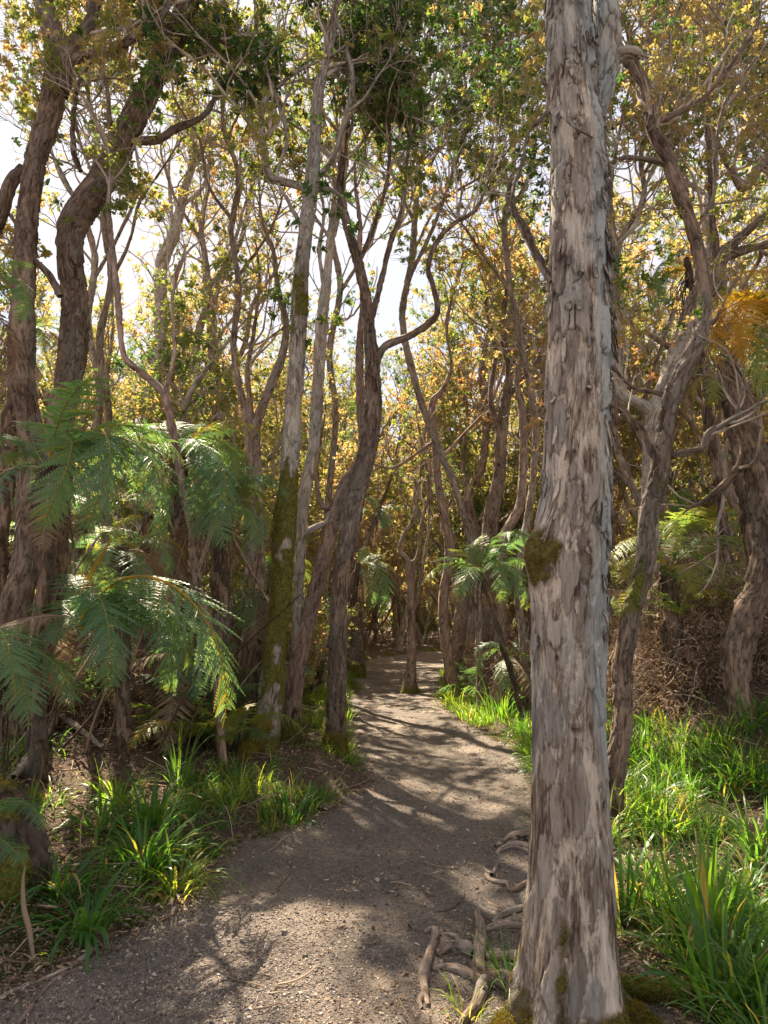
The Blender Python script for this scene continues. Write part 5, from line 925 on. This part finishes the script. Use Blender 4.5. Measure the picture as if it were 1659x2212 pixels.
# ------------------------------------------------------------------ grass
def blades(cen, n, L, wd, r, lean=.55, tint=(.35, .18), N=6, spread=.05):
    """cen K x 3 -> K clumps of n arching blades"""
    K = len(cen); m = K * n; c = np.repeat(cen, n, 0); an = r.random(m) * 6.28; le = np.abs(r.normal(lean, .3, m)) + .05
    Lb = np.repeat(L * r.uniform(.75, 1.2, K), n) * r.uniform(.45, 1.1, m); dr = np.stack([np.cos(an), np.sin(an), an * 0], 1); c = c + dr * (r.random(m) * spread)[:, None]
    u = np.linspace(0, 1, N)[None]; bend = le[:, None] * (.35 + 1.75 * u ** 1.5); ds = Lb[:, None] / (N - 1)
    hx = np.cumsum(np.sin(np.clip(bend, 0, 2.6)) * ds, 1) - np.sin(bend[:, :1]) * ds; hz = np.cumsum(np.cos(np.clip(bend, 0, 2.6)) * ds, 1) - np.cos(bend[:, :1]) * ds
    ctr = c[:, None] + dr[:, None] * hx[..., None] + np.array([0, 0, 1.0]) * hz[..., None]; side = np.stack([-np.sin(an), np.cos(an), an * 0], 1)
    tw = r.normal(size=m) * .3; side = unit(side + np.array([0, 0, 1.0]) * tw[:, None]); prof = np.array([.55, .9, 1, .85, .5, .04]) if N == 6 else np.sin(np.linspace(.5, 3.1, N))
    ww = (wd * r.uniform(.7, 1.2, m) / 2)[:, None] * prof[None]
    V = np.stack([ctr - side[:, None] * ww[..., None], ctr + side[:, None] * ww[..., None]], 2).reshape(-1, 3); o = np.arange(m)[:, None, None] * (2 * N); i = np.arange(N - 1)[None, :, None] * 2
    Q = (o + i + np.array([0, 1, 3, 2])[None, None]).reshape(-1, 4); t = np.clip(np.repeat(r.normal(tint[0], tint[1] * .6, K), n) + r.normal(0, tint[1] * .6, m), 0, 1); t = np.where(r.random(m) < .08, .97, t); return V, Q, np.repeat(t, 2 * N)
def gpt(x, y):
    D_, X_ = GP(x, y)
    for _ in range(3):
        z = gz1(X_, D_); D_ = (CAMZ - z) / math.tan(math.atan((y - 1106) / 1475) - PITCH); X_ = P(x, y, D_)[0][0]
    return np.array([X_, D_, gz1(X_, D_)])
def clump(label, px, n, L, wd, seed, **k):
    r_ = np.random.default_rng(seed); p = gpt(*px); V, Q, t = blades(np.array([[0, 0, -.01]]), n, L, wd, r_, **k); a = Acc(); a.add(V, Q, tint=t); o = a.build('grass_clump', GRASS); o.location = p; return tag(o, label, 'grass')
clump('broad bladed grass clump with drooping dark leaves low on the left verge', (185, 2010), 60, .50, .022, 1, lean=1.05, tint=(.15, .1), spread=.12)
clump('big bright grass clump at the centre of the left verge', (310, 1880), 130, .58, .019, 2, lean=.95, tint=(.4, .2), spread=.16)
clump('grass clump with long blades behind the bright clump on the left verge', (330, 1790), 100, .58, .019, 3, lean=.9, tint=(.35, .2), spread=.16)
clump('tall thin tuft of grass in front of the thin crooked trunk', (385, 1700), 26, .62, .016, 4, lean=.35, tint=(.35, .15), spread=.08)
clump('loose grass tuft with flopping pale blades left of the bright clump', (215, 1800), 50, .5, .018, 5, lean=1.0, tint=(.3, .2), spread=.12)
clump('small leafy tuft on the bare ground between grass and moss', (465, 1805), 26, .18, .012, 6, lean=.7, tint=(.3, .1))
clump('small pale grass tuft at the foot of the mossy root', (515, 1735), 34, .38, .011, 7, lean=.8, tint=(.6, .15))
clump('dark arching grass tuft between the mossy trunk and the path', (630, 1735), 60, .48, .016, 8, lean=.75, tint=(.15, .12), spread=.14)
clump('shorter grass tuft below the dark twisted trunk', (690, 1715), 40, .36, .012, 9, lean=.8, tint=(.3, .15), spread=.12)
clump('grass tuft round the foot of the crooked reddish trunk', (975, 1530), 60, .4, .018, 10, lean=.5, tint=(.5, .15), spread=.35)
clump('tall grass on the right verge left of the big foreground trunk', (1085, 1560), 90, .75, .018, 11, lean=.5, tint=(.45, .15), spread=.5)
clump('tall broad grass blades against the right side of the big trunk foot', (1345, 2010), 30, .62, .020, 12, lean=.35, tint=(.3, .15), spread=.1)
clump('large coarse grass clump with wide blades at the bottom right corner', (1560, 2210), 34, .85, .026, 13, lean=.45, tint=(.25, .15), spread=.14)
clump('upright broad leaved grass clump in front of the dark root mass', (1500, 1640), 60, .75, .024, 14, lean=.5, tint=(.4, .15), spread=.2)
clump('thin pale tuft of grass at the left foot of the big trunk', (1105, 2140), 60, .32, .006, 15, lean=.6, tint=(.45, .2), spread=.08)
clump('wispy grass tuft below the exposed roots', (1010, 2200), 30, .25, .006, 16, lean=.8, tint=(.5, .2), spread=.08)
r = np.random.default_rng(3); a = Acc()
n = 2300; x = r.uniform(1.35, 6.0, n); y = r.uniform(2.4, 10.0, n); k = (fbm(np.stack([x, y, x * 0], 1) * 1.1, 3, 12) > .35) & (np.hypot(x - 1.8, y - 4.6) > .42 + .3 * r.random(n)) & (x > 1.0 + .08 * y); k &= ~((x > 2.8 + .1 * (y - 6)) & (y > 6.6)); k &= np.hypot(x - bbase[0], y - bbase[1]) > .32
c = np.stack([x, y, gz(x, y) - .01], 1)[k]; V, Q, t = blades(c, 19, .46, .0125, r, lean=.75, tint=(.36, .22), spread=.1); a.add(V, Q, tint=t)
n = 500; x = r.uniform(-3.4, -1.15, n); y = r.uniform(3.6, 6.8, n); k = (fbm(np.stack([x, y, x * 0], 1) * 1.4, 3, 14) > .56) & (path_d(x, y)[0] < -.12); c = np.stack([x, y, gz(x, y) - .01], 1)[k]; V, Q, t = blades(c, 8, .27, .014, r, lean=.85, tint=(.4, .22), spread=.09); a.add(V, Q, tint=t)
n = 3000; y = r.uniform(5.5, 26, n); l = np.interp(y, PL[:, 0], PL[:, 1]); rr2 = np.interp(y, PR[:, 0], PR[:, 1]); sd_ = r.random(n) < .45; off = np.abs(r.normal(.25, .55, n)); x = np.where(sd_, l - off, rr2 + off); k = fbm(np.stack([x, y, x * 0], 1) * .8, 3, 15) > .47; c = np.stack([x, y, gz(x, y) - .01], 1)[k]; V, Q, t = blades(c, 9, .26, .012, r, lean=.6, tint=(.5, .2), spread=.1); a.add(V, Q, tint=t)
tag(a.build('grass', GRASS), 'bright green grass growing on both verges of the path', 'grass', kind='stuff')
# short herb and moss carpet by the path edges
x, y = scatter(26000, 2.6, 20); dd, left = path_d(x, y); k = (dd < .0) & (dd > -1.1) & (fbm(np.stack([x, y, x * 0], 1) * 2.2, 3, 18) > .53); x, y = x[k], y[k]; V, Q, t = leaves(np.stack([x, y, gz(x, y) + .01], 1), unit(np.stack([r.normal(size=len(x)) * .4, r.normal(size=len(x)) * .4, np.ones(len(x))], 1)), 4, .022, r, np.clip(r.normal(.55, .2, len(x)), 0, 1)); a = Acc(); a.add(V, Q, tint=t); tag(a.build('ground_herbs', GRASS, smooth=False), 'short green herbs and moss beside the path', 'ground cover', kind='stuff')
# dry upright blade at lower left
p = gpt(75, 2075); cc_, _ = catmull(np.array([p - [0, 0, .02], P(64, 2010, p[1])[0], P(52, 1960, p[1])[0], P(50, 1900, p[1])[0], P(55, 1870, p[1])[0]]), 20); V, Q = ribbon(cc_, .011 * np.sin(np.linspace(.4, 3.0, 20)) + .002, np.tile([.3, -1, 0], (20, 1)), .0015); a = Acc(); a.add(V - p, Q, tint=np.full(len(V), .75)); o = a.build('dry_leaf', DEAD); o.location = p; tag(o, 'dry orange-brown blade standing upright in front of the mossy stump', 'leaf')

def stalk(label, pix, D, wpx, mat, tint, seed):
    pts = world_pts([(x_, y_, w_, d_) for (x_, y_, d_), w_ in zip(pix, wpx)], D, False); S, _ = catmull(pts, 24); V, Q, bc = tubes_batch(S[None, :, :3], S[None, :, 3], 8, np.random.default_rng(seed))
    a = Acc(); a.add(V - S[0, :3], Q, tint=np.full(len(V), tint), bco=bc, tone=np.full(len(V), .5)); o = a.build('fern_stalk', mat); o.location = S[0, :3]; return tag(o, label, 'stalk')
stalk('yellow leaning fern stalk below the big blue-green tree fern', [(240, 1165, .3), (210, 1215, .1), (180, 1270, 0), (158, 1330, -.2)], 5.8, [6, 8, 9, 8], FERNG, .35, 1)
stalk('brown leaning fern stalk just left of the yellow one', [(212, 1160, .4), (175, 1215, .2), (130, 1285, 0)], 6.0, [6, 7, 7], BARKR, .5, 2)
stalk('dark broken branch sloping down behind the low spreading fern', [(310, 1200, .4), (270, 1245, .2), (225, 1290, 0), (175, 1345, -.2)], 6.2, [7, 9, 9, 10], BARKD, .5, 3)
stalk('pale thin stalk arching down to the right above the low spreading fern', [(255, 1258, 0), (290, 1285, 0), (335, 1335, 0), (390, 1390, -.1)], 6.4, [4, 6, 6, 5], BARKP, .5, 4)
stalk('long brown stalk slanting from the yellow-green fern toward the mossy trunk', [(468, 1105, 0), (505, 1165, 0), (540, 1230, 0), (580, 1300, 0)], 7.3, [7, 7, 6, 5], BARKR, .5, 5)

clump('low sprawling grass tuft between the gravel edge and the bright clump', (380, 1930), 70, .42, .015, 21, lean=1.1, tint=(.4, .2), spread=.14)
clump('arching grass tuft against the mossy stump', (130, 1930), 60, .45, .018, 22, lean=1.0, tint=(.2, .15), spread=.12)
clump('pale flopping grass tuft under the forked grey dead branch', (255, 1730), 60, .45, .015, 23, lean=.9, tint=(.5, .2), spread=.14)
